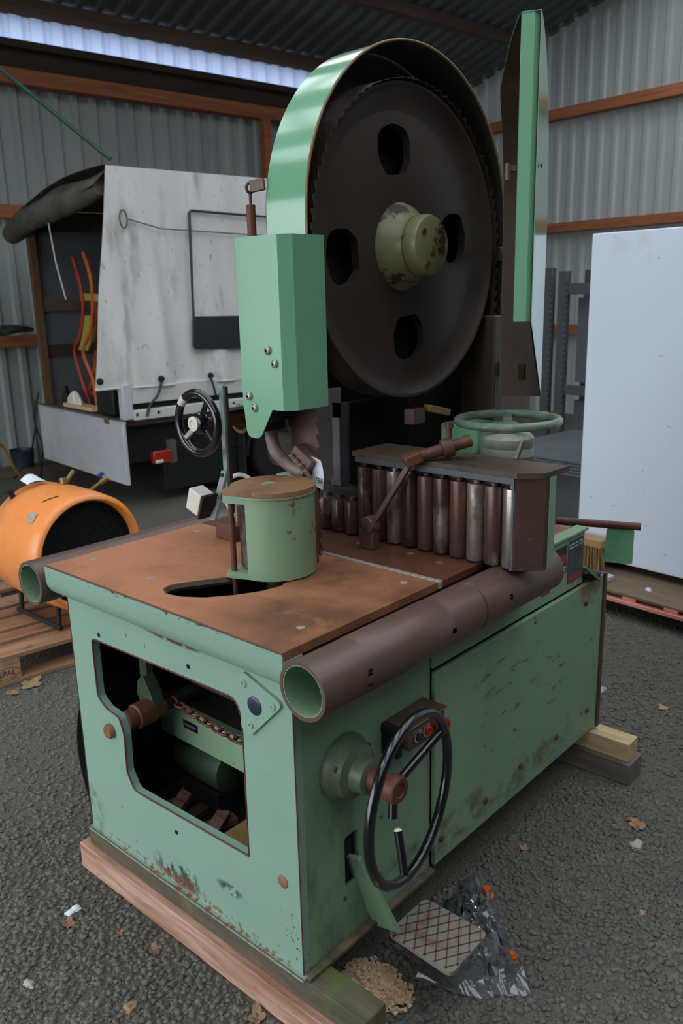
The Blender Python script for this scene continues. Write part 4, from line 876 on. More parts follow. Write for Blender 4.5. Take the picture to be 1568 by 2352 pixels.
body = part('drum_body', lathe([(0.252, 0.055), (0.255, 0.012), (0.265, 0.0), (0.278, 0.002), (drr, 0.02), (drr + 0.006, 0.12), (drr + 0.008, 0.30), (drr, 0.46), (0.25, 0.52), (0.10, 0.54), (0.02, 0.541)], (dx, dy, dz), (0, 1, 0), 72), 'orange_drum', heat, smooth=50)
part('dark_disc', lathe([(0.2515, 0.0), (0.2515, 0.004)], (dx, dy + 0.0497, dz), (0, 1, 0), 40), 'black_void', heat)  # flat black disc stands for the unlit inside behind the mesh
gm = []
for i in range(-20, 21):
    s = i * 0.012; h = math.sqrt(max(0.251 ** 2 - s * s, 0))
    gm.append(bar((dx + s, dy + 0.048, dz - h), (dx + s, dy + 0.048, dz + h), 0.0016, 0.0016)); gm.append(bar((dx - h, dy + 0.046, dz + s), (dx + h, dy + 0.046, dz + s), 0.0016, 0.0016))
part('mesh_grille', join(*gm), 'mesh_black', heat, smooth=0, kind='stuff')
part('sticker', shell(grid(lambda u, v: (dx + (drr + 0.009) * math.cos(2.30 + 0.16 * u), dy + 0.10 + 0.07 * v, dz + (drr + 0.009) * math.sin(2.30 + 0.16 * u)), 4, 4), 0.0006), 'stone_pale', heat)
part('scuff_mark', shell(grid(lambda u, v: (dx + (drr + 0.009) * math.cos(1.85 + 0.22 * u), dy + 0.10 + 0.010 * v + 0.05 * u, dz + (drr + 0.009) * math.sin(1.85 + 0.22 * u)), 6, 1), 0.0006), 'dirt_shade_brown', heat)
for sx_ in (-0.17, 0.17):
    part('skid', sweep([(dx + sx_, dy + 0.06, 0.16), (dx + sx_, dy + 0.48, 0.16)], 0.012, 8), 'rubber', heat)
    for yy in (0.08, 0.44): part('leg', tube((dx + sx_, dy + yy, 0.16), (dx + sx_ * 0.95, dy + yy, dz - 0.21), 0.012), 'rubber', heat)
vy = part('gas_valve', join(tube((dx + 0.06, dy + 0.30, dz + drr), (dx + 0.12, dy + 0.30, dz + drr + 0.06), 0.012), lathe([(0.018, 0), (0.018, 0.03)], (dx + 0.06, dy + 0.3, dz + drr + 0.005), (0, 0.2, 1), 12)), 'brass', heat)
part('hose_fitting', join(tube((dx + 0.17, dy + 0.26, dz + 0.24), (dx + 0.26, dy + 0.22, dz + 0.30), 0.009), tube((dx + 0.225, dy + 0.235, dz + 0.277), (dx + 0.26, dy + 0.22, dz + 0.30), 0.014)), 'brass', heat)
part('blue_tap', bar((dx + 0.225, dy + 0.25, dz + 0.305), (dx + 0.25, dy + 0.24, dz + 0.325), 0.02, 0.02), 'blue_plastic', heat, bevel=0.003)
part('rear_valve', join(tube((dx - 0.14, dy + 0.42, dz + 0.20), (dx - 0.16, dy + 0.42, dz + 0.275), 0.014), lathe([(0.026, 0), (0.026, 0.012)], (dx - 0.17, dy + 0.42, dz + 0.28), (-0.2, 0, 1), 14)), 'rubber', heat)
solo('paper_note', shell(grid(lambda u, v: (dx - 0.10 + 0.11 * u, dy + 0.36 + 0.07 * v, dz + drr + 0.012 + 0.045 * math.sin(math.pi * (0.15 + 0.8 * u)) * (0.4 + 0.6 * v) ), 8, 5), 0.0006), 'paper', 'white folded paper note lying on the orange drum', 'paper', (dx - 0.05, dy + 0.36, dz + drr + 0.01))

# ------------------------------------------------------------------ covered trailer
tx0, tx1, ty0, ty1 = 2.0, 4.5, 4.8, 6.45
tra = thing('covered_trailer', 'open-backed trailer with grey canvas cover and aluminium tailboard', 'trailer', (3.0, 5.6, 0.0), W=True)
def Q(name, vf, m_, par=None, **k): return part(name, vf, m_, par or tra, **k)
def cside(u, v):
    z = 1.02 - 0.05 * u + (2.645 - 1.02 + 0.05 * u) * v
    xl = 1.775 + (2.02 - 1.775) * v
    x = xl + (tx1 - xl) * u
    fold = 0.02 * math.sin(x * 9 + 1.5 * v) * (1 - v) + 0.012 * math.sin(x * 23 + 3 * z) * (0.3 + 0.7 * (1 - v)) + 0.03 * math.exp(-((x - 2.30 - 0.12 * (1 - v)) / 0.05) ** 2) * math.exp(-((v - 0.35) / 0.3) ** 2)
    return (x, ty0 - 0.02 - fold, z)
cs = Q('canvas_side', shell(grid(cside, 150, 40), 0.003), 'canvas', smooth=60)
Q('canvas_hem', sweep([Vector(cside(i / 60, 0)) + Vector((0, -0.004, 0)) for i in range(61)], 0.008, 6), 'canvas', cs)
Q('canvas_roof', shell(grid(lambda u, v: (tx0 + (tx1 - tx0) * u, ty0 - 0.02 + (ty1 + 0.04 - ty0) * v, 2.645 - 0.16 * v + 0.06 * math.sin(math.pi * v)), 10, 10), 0.004), 'canvas_dirty', cs)
Q('canvas_far_side', shell(grid(lambda u, v: (tx0 + 0.1 + (tx1 - tx0 - 0.1) * u, ty1 + 0.02, 0.98 + 1.5 * v), 8, 4), 0.004), 'canvas_dirty', cs)
Q('canvas_front', shell(grid(lambda u, v: (tx1, ty0 + (ty1 - ty0) * u, 0.98 + (1.62 - 0.14 * u) * v), 8, 4), 0.004), 'canvas_dirty', cs)
Q('rolled_flap', sweep(smooth_path([(1.99, 4.84, 2.50), (1.97, 5.2, 2.45), (1.95, 5.7, 2.40), (1.94, 6.2, 2.36), (1.95, 6.62, 2.28)], 6), [0.06, 0.07, 0.075, 0.08, 0.082, 0.083, 0.08, 0.085, 0.09, 0.088, 0.085, 0.088, 0.09, 0.092, 0.09, 0.088, 0.092, 0.094, 0.09, 0.092, 0.094, 0.095, 0.095, 0.09, 0.085], 14), 'canvas_dirty', cs)
Q('roof_overhang', shell(grid(lambda u, v: (1.90 + 0.14 * v, 4.79 + 1.72 * u, 2.50 - 0.10 * u + 0.13 * v - 0.02 * math.sin(9 * u)), 16, 4), 0.004), 'canvas_dirty', cs)
Q('tie_cord', sweep([(1.93, 5.72, 2.33), (1.95, 5.70, 2.0), (1.97, 5.62, 1.70)], 0.006, 6), 'white_plastic', cs)
fy = ty0 - 0.055
Q('window_piping', sweep([(3.6, fy, 2.33), (2.70, fy, 2.355), (2.68, fy, 2.34), (2.655, fy, 1.52), (2.64, fy, 1.30)], 0.011, 6), 'canvas_green', cs)
Q('window_cover', plate(rounded([(2.645, 1.54), (3.7, 1.52), (3.7, 1.24), (2.63, 1.275)], [0.005, 0.02, 0.05, 0.05]), [], 'y', fy - 0.004, fy), 'canvas_window', cs)
Q('rope_seam', sweep([(2.15, fy, 2.27), (2.42, fy, 2.21), (2.8, fy, 2.20), (3.5, fy, 2.18)], 0.005, 6), 'canvas_dirty', cs)
Q('rope_pocket', sweep([(2.11 + 0.03 * math.cos(t), fy, 2.27 + 0.065 * math.sin(t)) for t in [2 * math.pi * i / 20 for i in range(20)]], 0.006, 6, closed=True), 'canvas_dirty', cs)
for x, z in ((1.80, 1.085), (2.32, 1.065), (2.78, 1.055), (3.4, 1.03)):
    Q('hook', lathe([(0.028, 0), (0.022, 0.02), (0.0, 0.024)], (x, fy, z), (0, -1, 0), 12), 'rubber', cs)
for p_ in ([(2.32, fy, 1.05), (2.28, fy - 0.01, 0.95), (2.20, fy, 0.86), (2.17, fy, 0.78)], [(2.78, fy, 1.04), (2.80, fy - 0.01, 0.96), (2.82, fy, 0.88)]):
    Q('elastic_strap', sweep(smooth_path(p_, 4), 0.010, 6), 'canvas_green', cs)
Q('corner_post', box(1.987, 2.065, ty0 - 0.035, ty0 + 0.05, 0.765, 1.04), 'alu', bevel=0.004)
Q('side_board', box(2.066, tx1, ty0 - 0.03, ty0 + 0.01, 0.885, 1.02), 'white_paint', bevel=0.004)
Q('side_rail', box(2.066, tx1, ty0 - 0.045, ty0 + 0.02, 0.755, 0.835), 'white_paint', bevel=0.006)
Q('gap_backing', box(2.066, tx1, ty0 + 0.02, ty0 + 0.05, 0.80, 0.95), 'black_matt')  # black panel put in for the shade in the gap between boards
for x in (2.09, 2.28, 3.0): Q('rail_bolt', lathe([(0.013, 0), (0.010, 0.008)], (x, ty0 - 0.045, 0.80), (0, -1, 0), 10), 'black_matt')
Q('bed', box(2.0, tx1, ty0 + 0.05, ty1, 0.70, 0.755), 'timber_brown')
Q('bed_edge', box(1.97, 1.999, ty0, ty1, 0.69, 0.765), 'rack_grey', bevel=0.003)
tb = Q('tailboard', box(1.955, 1.985, 4.755, 6.475, 0.245, 0.742), 'alu', bevel=0.004)
for z in (0.40, 0.575): Q('tailboard_groove', box(1.954, 1.9555, 4.77, 6.46, z, z + 0.004), 'alu', tb)
Q('tailboard_cap', box(1.95, 1.99, 4.755, 6.475, 0.742, 0.752), 'alu', tb)
Q('tailboard_latch', box(1.94, 1.955, 4.98, 5.05, 0.72, 0.775), 'rust_dark', tb, bevel=0.003)
Q('chassis', box(2.05, tx1, ty0 + 0.15, ty1 - 0.1, 0.38, 0.69), 'black_matt')
Q('underbody_blocker', box(2.40, 3.14, ty0 + 0.16, ty1 - 0.15, 0.09, 0.379), 'black_matt', bevel=0.01)  # block added to stop light reaching the ground under the trailer
Q('axle_blocker', box(3.3, 4.4, ty0 + 0.30, ty1 - 0.35, 0.12, 0.379), 'black_matt')  # oversized block, added so the underside between the wheels stays dark
Q('mud_flap', box(3.15, 3.17, 4.86, 5.1, 0.1, 0.6), 'rubber')
Q('mudguard', shell(grid(lambda u, v: (3.58 + 0.40 * math.cos(math.pi * u), 4.84 + 0.24 * v, 0.30 + 0.39 * math.sin(math.pi * u)), 20, 2), 0.006), 'rubber')
tw = Q('wheel', lathe([(0.17, 0), (0.29, 0.0), (0.31, 0.03), (0.31, 0.15), (0.29, 0.18), (0.17, 0.18)], (3.58, 4.87, 0.312), (0, 1, 0), 40, closed=True), 'rubber')
Q('wheel_disc', lathe([(0.17, 0), (0.15, 0.03), (0.06, 0.01), (0.05, -0.02), (0.0, -0.02)], (3.58, 4.90, 0.312), (0, 1, 0), 30), 'rim_grey', tw)
Q('far_wheel', lathe([(0.05, 0), (0.29, 0.0), (0.31, 0.03), (0.31, 0.15), (0.29, 0.18), (0.05, 0.18)], (3.58, 6.2, 0.312), (0, 1, 0), 30), 'rubber')
tl_ = Q('tail_light', box(2.20, 2.36, 4.74, 4.80, 0.385, 0.485), 'tail_red', bevel=0.006)
Q('reversing_lens', box(2.21, 2.28, 4.735, 4.745, 0.39, 0.415), 'tail_white', tl_, bevel=0.003)
Q('light_bracket', box(2.36, 2.42, 4.76, 4.82, 0.37, 0.56), 'rim_grey')
Q('rear_post', box(2.0, 2.06, 6.36, 6.43, 0.755, 2.36), 'oak_panel')
Q('inner_panel', box(2.07, tx1, ty1 - 0.04, ty1 - 0.02, 0.755, 2.30), 'rack_panel')
Q('inner_rail', box(2.07, tx1, ty1 - 0.075, ty1 - 0.041, 1.60, 1.72), 'timber_brown')
Q('inner_rail', box(2.07, tx1, ty1 - 0.075, ty1 - 0.041, 1.20, 1.30), 'timber_dark')
Q('inner_front', box(tx1 - 0.06, tx1 - 0.03, ty0 + 0.06, ty1 - 0.08, 0.755, 2.3), 'timber_dark')
# load of the trailer
ch1 = thing('wooden_chair', 'orange bentwood chair with yellow seat tipped up inside the trailer', 'chair', (2.2, 5.85, 0.76), W=True)
part('side_frame', sweep(smooth_path([(2.19, 5.90, 2.05), (2.19, 5.80, 1.80), (2.19, 5.80, 1.60), (2.19, 5.92, 1.38), (2.19, 6.07, 1.25), (2.20, 6.0, 1.0), (2.21, 5.9, 0.775)], 6), 0.017, 8), 'orange_red', ch1)
part('side_frame', sweep(smooth_path([(2.20, 5.70, 2.08), (2.20, 5.60, 1.86), (2.20, 5.62, 1.62), (2.20, 5.72, 1.42), (2.20, 5.90, 1.24), (2.22, 5.80, 1.0), (2.20, 5.72, 0.775)], 6), 0.019, 8), 'orange_wood', ch1)
part('seat', shell(grid(lambda u, v: (2.195 + 0.01 * u, 5.82 - 0.17 * u + 0.15 * v * v + 0.03 * v, 1.56 - 0.30 * v), 4, 6), 0.02), 'yellow_fabric', ch1)
part('back_slat', bar((2.21, 5.86, 1.72), (2.21, 5.30, 1.70), 0.02, 0.06), 'yellow_fabric', ch1)
ch2 = thing('step_ladder', 'orange wooden step ladder folded beside the canvas in the trailer', 'ladder', (2.3, 5.6, 0.76), W=True)
for p_ in ([(2.360, 5.930, 0.778), (2.360, 5.826, 1.126), (2.360, 5.826, 1.722)], [(2.360, 6.307, 0.778), (2.360, 6.035, 1.126), (2.360, 5.889, 1.701)], [(2.400, 5.753, 0.778), (2.400, 5.742, 1.179), (2.390, 5.805, 1.701)]):
    part('rail', sweep(smooth_path(p_, 5), 0.016, 8), 'orange_wood', ch2)
for z, a_, b_ in ((0.845, 6.225, 5.89), (0.95, 6.15, 5.86), (1.074, 6.07, 5.80), (1.23, 6.0, 5.80)):
    part('rung', bar((2.36, a_, z), (2.36, b_, z), 0.02, 0.035), 'orange_wood', ch2)
part('red_shelf', box(2.38, 2.46, 5.72, 5.91, 1.25, 1.29), 'red_paint', ch2)
solo('storage_crate', box(2.02, 2.42, 5.02, 5.34, 0.768, 1.02), 'black_matt', 'black plastic crate on the trailer bed under the canvas edge', 'crate', (2.2, 5.2, 0.768), W=True, bevel=0.015)
solo('wood_offcut', box(2.02, 2.14, 5.45, 6.05, 0.768, 0.80), 'pine_yellow', 'short pale board lying on the rear edge of the trailer bed', 'board', (2.1, 5.7, 0.768), W=True, bevel=0.003)
def crumple(cx_, cy_, z0, rx, ry, h, seed, n=14):
    rr_ = random.Random(seed); ph_ = [rr_.random() * 6.28 for _ in range(8)]
    def f(u, v):
        t = 2 * math.pi * u; e = math.sin(math.pi / 2 * v)
        w = 1 + 0.18 * math.sin(3 * t + ph_[0]) + 0.12 * math.sin(7 * t + ph_[1] + 4 * v) + 0.10 * math.sin(11 * t + ph_[2] + 7 * v)
        return (cx_ + rx * w * math.cos(t) * math.cos(math.pi / 2 * v * 0.98), cy_ + ry * w * math.sin(t) * math.cos(math.pi / 2 * v * 0.98), z0 + h * e * (1 + 0.25 * math.sin(5 * t + ph_[3] + 3 * v)))
    return grid(f, n * 3, n)
solo('plastic_sheet', crumple(2.075, 5.88, 0.801, 0.035, 0.13, 0.09, 3), 'white_plastic', 'crumpled pale plastic sheet on the board in the trailer', 'plastic', (2.12, 5.88, 0.801), W=True)
solo('black_rags', crumple(2.12, 6.17, 0.768, 0.045, 0.085, 0.14, 5), 'rubber', 'heap of black rags at the far corner of the trailer bed', 'rags', (2.06, 6.24, 0.768), W=True)
solo('cable', join(sweep(smooth_path([(1.99, 6.52, 0.86), (1.93, 6.56, 0.62), (1.96, 6.50, 0.35), (1.94, 6.60, 0.04)], 6), 0.009, 6), sweep(smooth_path([(1.99, 6.54, 0.86), (1.90, 6.50, 0.5), (1.88, 6.66, 0.25), (1.80, 6.9, 0.01)], 6), 0.008, 6)), 'cable_black', 'black cables hanging down beside the trailer tailboard', 'cable', (1.95, 6.55, 0.0), W=True)
solo('hanging_cord', sweep([(2.10, 4.85, 2.70), (1.6, 5.5, 3.37), (0.66, 6.72, 4.62)], 0.016, 8), 'strut_green', 'taut dark green line running from canvas corner up to the roof', 'line', (2.10, 4.85, 2.70), W=True)
# bits along the left wall
solo('hose_coil', join(*[torus((2.05 + 0.02 * i, 7.24, 1.40 + 0.012 * i), (0.1 * i - 0.15, 0.12, 1), 0.13 + 0.02 * (i % 2), 0.016, 30, 8) for i in range(4)]), 'canvas_window', 'dark hose coil lying on the lower wall beam by the trailer', 'hose', (2.05, 7.24, 1.36), W=True)
solo('bucket', lathe([(0.10, 0), (0.12, 0.22), (0.125, 0.225), (0.115, 0.225), (0.09, 0.02), (0.0, 0.02)], (2.02, 7.25, 0.001), (0, 0, 1), 24), 'bucket_blue', 'dark blue bucket on the ground at the left wall', 'bucket', (2.02, 7.25, 0.001), W=True)
solo('floor_plank', box(1.2, 2.6, 7.05, 7.13, 0.001, 0.05), 'timber_brown', 'brown plank on the ground in front of the dark blue bucket', 'plank', (2.0, 7.1, 0.001), W=True)
solo('yellow_hose', sweep(smooth_path([(1.80, 6.55, 0.012), (1.736, 6.435, 0.05), (1.57, 6.21, 0.26), (1.41, 6.0, 0.51), (1.2, 5.75, 0.55), (1.0, 5.6, 0.012)], 8), 0.014, 8), 'yellow_rod', 'thin bent yellow hose on the ground left of the trailer', 'hose', (1.80, 6.55, 0.0), W=True)

# ------------------------------------------------------------------ right: white cabinet on a pallet, rack behind
cab = thing('white_cabinet', 'tall white sheet-metal cabinet standing on the pink pallet', 'cabinet', (3.45, 0.3, 0.14), W=True)
part('cabinet_body', box(3.1, 3.8, -1.0, 1.358, 0.186, 1.962), 'cabinet_white', cab, bevel=0.006)
for y in (-0.8, 0.25, 1.2): part('runner', box(3.2, 3.75, y, y + 0.09, 0.1385, 0.186), 'rubber', cab)
pal = thing('wooden_pallet', 'pink painted pallet topped with plywood under the white cabinet', 'pallet', (3.4, 0.3, 0.001), W=True)
part('plywood_sheet', box(2.80, 4.0, -1.2, 1.52, 0.125, 0.138), 'plywood', pal, bevel=0.001)
part('front_board', box(2.785, 2.88, -1.2, 1.5, 0.085, 0.104), 'pallet_pink', pal, bevel=0.002)
for x in (3.35, 3.88): part('deck_board', box(x, x + 0.10, -1.2, 1.5, 0.085, 0.104), 'pallet_pink', pal, bevel=0.002)
for y in (-1.1, -0.6, -0.1, 0.28, 0.57, 0.80, 1.0, 1.3): part('spacer', box(2.80, 3.9, y, y + 0.075, 0.1045, 0.1245), 'pallet_pink', pal, bevel=0.002)
for x in (3.05, 3.42, 3.86):
    for y in (-1.1, 0.2, 1.3): part('block', box(x, x + 0.12, y, y + 0.12, 0.001, 0.0845), 'timber_dark', pal)
br = thing('hand_brush', 'straw-coloured bristle brush with wooden back standing before the white cabinet', 'brush', (3.0, 1.25, 0.138), W=True)
part('brush_back', box(2.97, 3.05, 1.12, 1.40, 0.285, 0.335), 'tan_wood', br, bevel=0.008)
bb = []
for i in range(230):
    x = 2.975 + rnd.random() * 0.07; y = 1.125 + rnd.random() * 0.27
    bb.append(bar((x, y, 0.287), (x + rnd.gauss(0, 0.008), y + rnd.gauss(0, 0.008), 0.139 + rnd.random() * 0.01), 0.006, 0.006))
part('bristles', join(*bb), 'bristle', br, smooth=0, kind='stuff')
solo('pale_batten', box(2.86, 2.96, 1.02, 1.45, 0.1385, 0.165), 'white_paint', 'short pale batten lying at the foot of the bristle brush', 'batten', (2.9, 1.2, 0.1385), W=True, bevel=0.002)
solo('paper_scrap', crumple(2.93, 0.80, 0.1385, 0.012, 0.016, 0.016, 9, 6), 'paper', 'tiny white paper scrap on the plywood of the pink pallet', 'scrap', (2.93, 0.80, 0.1385), W=True)
ra = thing('metal_rack', 'dark grey perforated steel shelving rack against the right wall', 'rack', (6.7, 3.2, 0.0), W=True)
for y, z1, x in ((4.04, 1.90, 6.45), (3.86, 1.86, 6.45), (3.95, 1.88, 7.05), (1.9, 1.88, 6.45)):
    up = part('upright', join(box(x, x + 0.06, y - 0.055, y + 0.055, 0.0, z1)), 'rack_grey', ra, bevel=0.003)
    if x < 7: part('slot_row', join(*[box(x - 0.001, x + 0.002, y - 0.052, y - 0.040, 0.1 + 0.06 * k, 0.125 + 0.06 * k) for k in range(int((z1 - 0.15) / 0.06))]), 'black_void', up, smooth=0, kind='stuff')
for z0, z1 in ((1.63, 1.74), (0.62, 0.72)):
    part('beam', box(6.46, 6.50, 1.96, 3.80, z0, z1), 'rack_grey', ra, bevel=0.003); part('shelf', box(6.5, 7.05, 1.96, 3.80, z0 + 0.02, z0 + 0.04), 'rack_grey', ra)
part('back_panel', box(7.0, 7.02, 1.96, 3.8, 0.0, 1.72), 'rack_panel', ra)
for z0, z1 in ((0.74, 1.60), (0.02, 0.55)): part('stored_panel', box(6.62, 6.66, 2.0, 3.78, z0, z1), 'rack_panel', ra)
part('red_strip', box(6.40, 6.44, 4.11, 4.13, 0.7, 1.42), 'red_paint', ra); part('red_clip', box(6.40, 6.44, 4.10, 4.13, 1.68, 1.78), 'red_paint', ra)
gc = thing('sheet_stack', 'dark grey stack of metal sheets between the saw and the white cabinet', 'metal sheets', (4.4, 2.4, 0.001), W=True)
for k in range(5): part('sheet', box(4.0 + 0.02 * k, 5.2 + 0.03 * k, 1.7 + 0.02 * k, 2.95 - 0.015 * k, 0.40 + 0.018 * k, 0.415 + 0.018 * k), 'grey_cover', gc, bevel=0.002)
part('trestle', box(4.1, 5.1, 1.8, 2.85, 0.001, 0.40), 'grey_cover', gc)

# ------------------------------------------------------------------ things on the ground
def blob(c, r, seed, n=3):
    rr_ = random.Random(seed); import bmesh
    bm = bmesh.new(); bmesh.ops.create_icosphere(bm, subdivisions=n, radius=1.0)
    V = []
    for v in bm.verts:
        k = 1 + 0.18 * math.sin(5 * v.co.x + seed) + 0.14 * math.sin(7 * v.co.y + 2 * seed) + 0.1 * math.sin(9 * v.co.z + seed)
        V.append((c[0] + v.co.x * r[0] * k, c[1] + v.co.y * r[1] * k, max(c[2] + v.co.z * r[2] * k, 0.0)))
    F = [tuple(v.index for v in f.verts) for f in bm.faces]; bm.free(); return V, F
def leaf_vf(c, size, rot, lobes, curl, seed):
    rr_ = random.Random(seed); n = 40; V = [(0, 0, 0.004)]; 
    for i in range(n):
        t = 2 * math.pi * i / n; k = 0.62 + 0.38 * abs(math.cos(lobes * t / 2)) ** 0.8 + rr_.uniform(-0.05, 0.05)
        k *= 0.75 + 0.3 * math.cos(t)
        x = math.cos(t) * k; y = math.sin(t) * k * 0.8
        V.append((x, y, 0.004 / size + curl * (x * x * 0.5 + y * y * 0.8) + 0.04 * math.sin(3 * t + seed)))
    F = [(0, 1 + i, 1 + (i + 1) % n) for i in range(n)]
    M_ = Matrix.Translation(c) @ Matrix.Rotation(rot, 4, 'Z') @ Matrix.Scale(size, 4)
    V = [tuple(M_ @ Vector(v)) for v in V]; zm = min(v[2] for v in V)
    V = [(v[0], v[1], v[2] - zm + 0.0005) for v in V]
    return shell((V, F), 0.0008)
for c, s, rot, lb, cu, m_, lab in (
    ((1.235, -0.285, 0), 0.040, 0.7, 5, 0.3, 'leaf', 'large curled brown oak leaf beside the pale flat stone at right'),
    ((1.262, -0.262, 0), 0.024, 2.2, 5, 0.4, 'leaf', 'brown leaf fragment touching the large curled oak leaf at right'),
    ((0.906, -0.060, 0), 0.022, 0.2, 5, 0.3, 'leaf', 'small brown leaf between the plastic bag and the grey timber'),
    ((2.059, -0.052, 0), 0.034, 1.0, 4, 0.2, 'leaf_pale', 'pale leaf on the ground below the white cabinet at right edge'),
    ((0.492, 2.215, 0), 0.075, 0.5, 5, 0.25, 'leaf_pale', 'big tan maple leaf against the EPAL block of the pallet'),
    ((0.415, 2.195, 0), 0.038, 2.5, 5, 0.4, 'leaf', 'small brown leaf in front of the big tan maple leaf'),
    ((-0.086, 0.471, 0), 0.026, 1.2, 5, 0.5, 'leaf', 'small brown leaf lying close before the pinkish timber'),
    ((-0.114, 0.600, 0), 0.016, 0.3, 4, 0.5, 'leaf', 'tiny reddish leaf scrap left of the pinkish timber middle'),
    ((-0.185, 0.738, 0), 0.026, 0.9, 4, 0.3, 'leaf', 'reddish brown leaf just below the pale wood chip at left'),
    ((-0.055, 0.110, 0), 0.036, 0.9, 4, 0.4, 'leaf_pale', 'pale pink bark scrap at the bottom edge beside the timber'),
    ((0.70, 1.9, 0), 0.03, 0.9, 5, 0.3, 'leaf', 'brown leaf in the shade behind the corner of the saw'),
    ((1.75, -0.02, 0), 0.02, 0.4, 5, 0.3, 'leaf', 'small reddish leaf on the ground right of the timber ends')):
    solo('dry_leaf', leaf_vf(c, s, rot, lb, cu, int(s * 1e4)), m_, lab, 'leaf', (c[0], c[1], 0.0), group='dry leaves on the gravel')
for c, r, sd, m_, lab in (
    ((1.143, -0.317, 0.006), (0.024, 0.018, 0.010), 3, 'stone_pale', 'pale flat stone on the gravel at right beside an oak leaf'),
    ((2.05, 0.217, 0.006), (0.030, 0.018, 0.010), 5, 'stone_pale', 'pale stone on the ground behind the yellow timber end'),
    ((-0.36, 0.631, 0.004), (0.012, 0.018, 0.006), 8, 'stone_pale', 'pale pebble at the lower left edge of the gravel'),
    ((-0.145, 0.777, 0.006), (0.022, 0.014, 0.008), 6, 'paper', 'white chip of wood on the gravel at left'),
    ((0.875, -0.448, 0.004), (0.010, 0.008, 0.005), 2, 'leaf_pale', 'tiny tan pebble at the right of the gravel'),
    ((-0.235, 0.37, 0.006), (0.016, 0.014, 0.010), 4, 'leaf_pale', 'tan stone low on the gravel left of the pinkish timber')):
    solo('pebble', blob(c, r, sd), m_, lab, 'stone', (c[0], c[1], 0.0), group='loose pale pebbles')
# heap of sawdust by the timber end
sv = []
rs_ = random.Random(4)
sv.append(blob((0.205, -0.045, 0.004), (0.042, 0.075, 0.022), 11, 4))
for i in range(900):
    t = rs_.random() * 6.28; q = math.sqrt(rs_.random()); x = 0.205 + 0.058 * q * math.cos(t) + 0.01 * rs_.gauss(0, 1); y = -0.045 + 0.10 * q * math.sin(t)
    s = rs_.uniform(0.002, 0.006); z = 0.026 * max(0, 1 - q * q) + rs_.random() * 0.004
    a_ = rs_.random() * 3; sv.append(xform(box(-s, s, -s * 0.7, s * 0.7, 0, s), Matrix.Translation((x, y, z)) @ Matrix.Rotation(a_, 4, 'Z') @ Matrix.Rotation(rs_.uniform(-0.8, 0.8), 4, 'X')))
solo('sawdust_heap', join(*sv), 'sawdust', 'heap of coarse pale sawdust beside the mossy timber end', 'sawdust', (0.205, -0.045, 0.0), smooth=0, kind='stuff')
# clear plastic bag with orange caps
bagp = [(0.722, -0.010), (0.70, -0.075), (0.60, -0.165), (0.50, -0.290), (0.43, -0.352), (0.405, -0.335), (0.375, -0.290), (0.345, -0.275), (0.31, -0.20), (0.285, -0.105), (0.36, -0.09), (0.46, -0.05), (0.54, 0.0), (0.62, -0.01), (0.66, 0.01)]
bagc = Vector((0.50, -0.15)); nb = len(bagp)
rb = random.Random(12); NU, NV = nb * 4, 11
jit_ = [[(rb.gauss(0, 0.006), rb.gauss(0, 0.006), rb.gauss(0, 0.010)) for _ in range(NV + 1)] for _ in range(NU)]
def bag(u, v):
    iu, iv = int(round(u * NU)) % NU, int(round(v * NV))
    f = (u % 1.0) * nb; i = int(f) % nb; t = f - int(f); q = Vector(bagp[i]).lerp(Vector(bagp[(i + 1) % nb]), t)
    p = bagc.lerp(q, 1 - v * 0.999); j = jit_[iu][iv]; w = min(1, v * 5) * (1 if iv < NV else 0)
    h = 0.055 * (1 - (1 - v) ** 2.2) + j[2] * w + 0.012 * math.sin(40 * p.x + 30 * p.y) * min(1, 3 * v)
    return (p.x + j[0] * w, p.y + j[1] * w, 0.006 + max(h, 0))
solo('plastic_bag', grid(bag, NU, NV), 'clear_film', 'crumpled clear plastic bag with orange caps beside the foot pedal', 'bag', (0.5, -0.15, 0.0), smooth=28)
for c, lab in (((0.640, -0.093, 0.002), 'orange plastic cap in the clear bag, upper one beside the pedal'), ((0.492, -0.262, 0.002), 'orange plastic cap in the clear bag, lower one at the bag corner')):
    big = 'upper' in lab
    r = 0.020 if big else 0.013
    solo('orange_stopper', lathe([(r, 0), (r, 0.022), (r * 0.7, 0.026), (r * 0.55, 0.045 if big else 0.03), (0.0, 0.045 if big else 0.03)], c, (0.0, 0, 1), 24), 'orange_cap', lab, 'cap', c, group='orange caps in the bag')

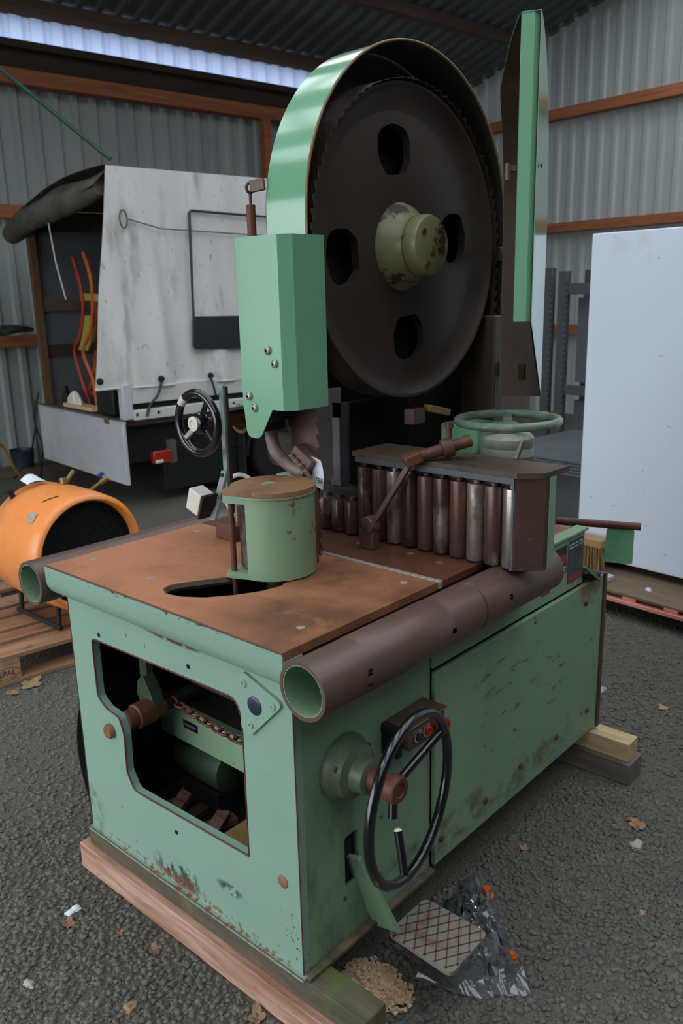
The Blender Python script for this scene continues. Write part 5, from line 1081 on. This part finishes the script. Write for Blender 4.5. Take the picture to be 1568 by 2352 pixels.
# ------------------------------------------------------------------ loose gravel (nobody could count it)
rg = np.random.default_rng(3)
def scatter(n, fn_xy, smin, smax):
    xy = fn_xy(n); return xy, rg.uniform(0, 1, len(xy)) ** 1.8 * (smax - smin) + smin
def region(n):
    x = rg.uniform(-0.75, 3.0, n); y = rg.uniform(-1.35, 2.45, n)
    cxw, cyw = -1.097, -1.142
    d = np.hypot(x - cxw, y - cyw)
    # keep what the camera can plausibly see, thinner with distance, none under the machine or its timbers
    keep = rg.uniform(0, 1, n) < np.clip((1.6 / d) ** 1.6, 0, 1)
    keep &= ~((x > 0.0) & (x < 1.5) & (y > 0.03) & (y < 0.9))
    keep &= ~((x > -0.03) & (x < 0.085) & (y > -0.37) & (y < 0.95))
    keep &= ~((x > 1.43) & (x < 1.56) & (y > -0.18) & (y < 0.92))
    ang = np.arctan2(y - cyw, x - cxw); keep &= (ang > math.radians(8)) & (ang < math.radians(80))
    keep &= (0.132 * x + 0.991 * y) < 2.31
    keep &= ((x - 0.205) / 0.06) ** 2 + ((y + 0.045) / 0.11) ** 2 > 1
    # patches of compacted dust carry fewer stones
    pat_ = np.sin(3.1 * x + 1.0) * np.sin(2.7 * y + 0.5) + 0.5 * np.sin(6.3 * x - 4.1 * y)
    keep &= rg.uniform(0, 1, n) < np.clip(0.70 + 0.4 * pat_, 0.25, 1)
    return np.stack([x[keep], y[keep]], 1)
xy, sz_ = scatter(270000, region, 0.0020, 0.0078)
ns = len(xy)
basev = np.array([(x, y, z) for x in (-1, 1) for y in (-1, 1) for z in (-1, 1)], float)
basef = np.array([(0, 1, 3, 2), (4, 6, 7, 5), (0, 4, 5, 1), (2, 3, 7, 6), (1, 5, 7, 3)], int)       # no underside
jit = 1 + rg.uniform(-0.45, 0.35, (ns, 8, 3)); vv = basev[None] * jit
vv[:, :, 2] *= 0.55
vv *= sz_[:, None, None]
an = rg.uniform(0, 2 * math.pi, ns); ti = rg.normal(0, 0.30, ns)
ca, sa = np.cos(an)[:, None], np.sin(an)[:, None]; ct_, st_ = np.cos(ti)[:, None], np.sin(ti)[:, None]
x1 = vv[:, :, 0] * ct_ + vv[:, :, 2] * st_; z1 = -vv[:, :, 0] * st_ + vv[:, :, 2] * ct_
x2 = x1 * ca - vv[:, :, 1] * sa; y2 = x1 * sa + vv[:, :, 1] * ca
pos = np.stack([x2 + xy[:, 0:1], y2 + xy[:, 1:2], np.maximum(z1 + sz_[:, None] * 0.22, -0.002)], 2).reshape(-1, 3)
fc = (basef[None] + (np.arange(ns) * 8)[:, None, None]).reshape(-1, 4)
gme = bpy.data.meshes.new('gravel')
gme.vertices.add(len(pos)); gme.vertices.foreach_set('co', pos.astype(np.float32).ravel())
gme.loops.add(fc.size); gme.loops.foreach_set('vertex_index', fc.astype(np.int32).ravel())
gme.polygons.add(len(fc)); gme.polygons.foreach_set('loop_start', (np.arange(len(fc)) * 4).astype(np.int32))
gme.update(calc_edges=True); gme.validate()
gme.materials.append(MATS['stone'])
gob = bpy.data.objects.new('gravel', gme); COL.objects.link(gob)
setp(gob, 'loose dark grey crushed stone covering the shed floor', 'gravel', kind='stuff')
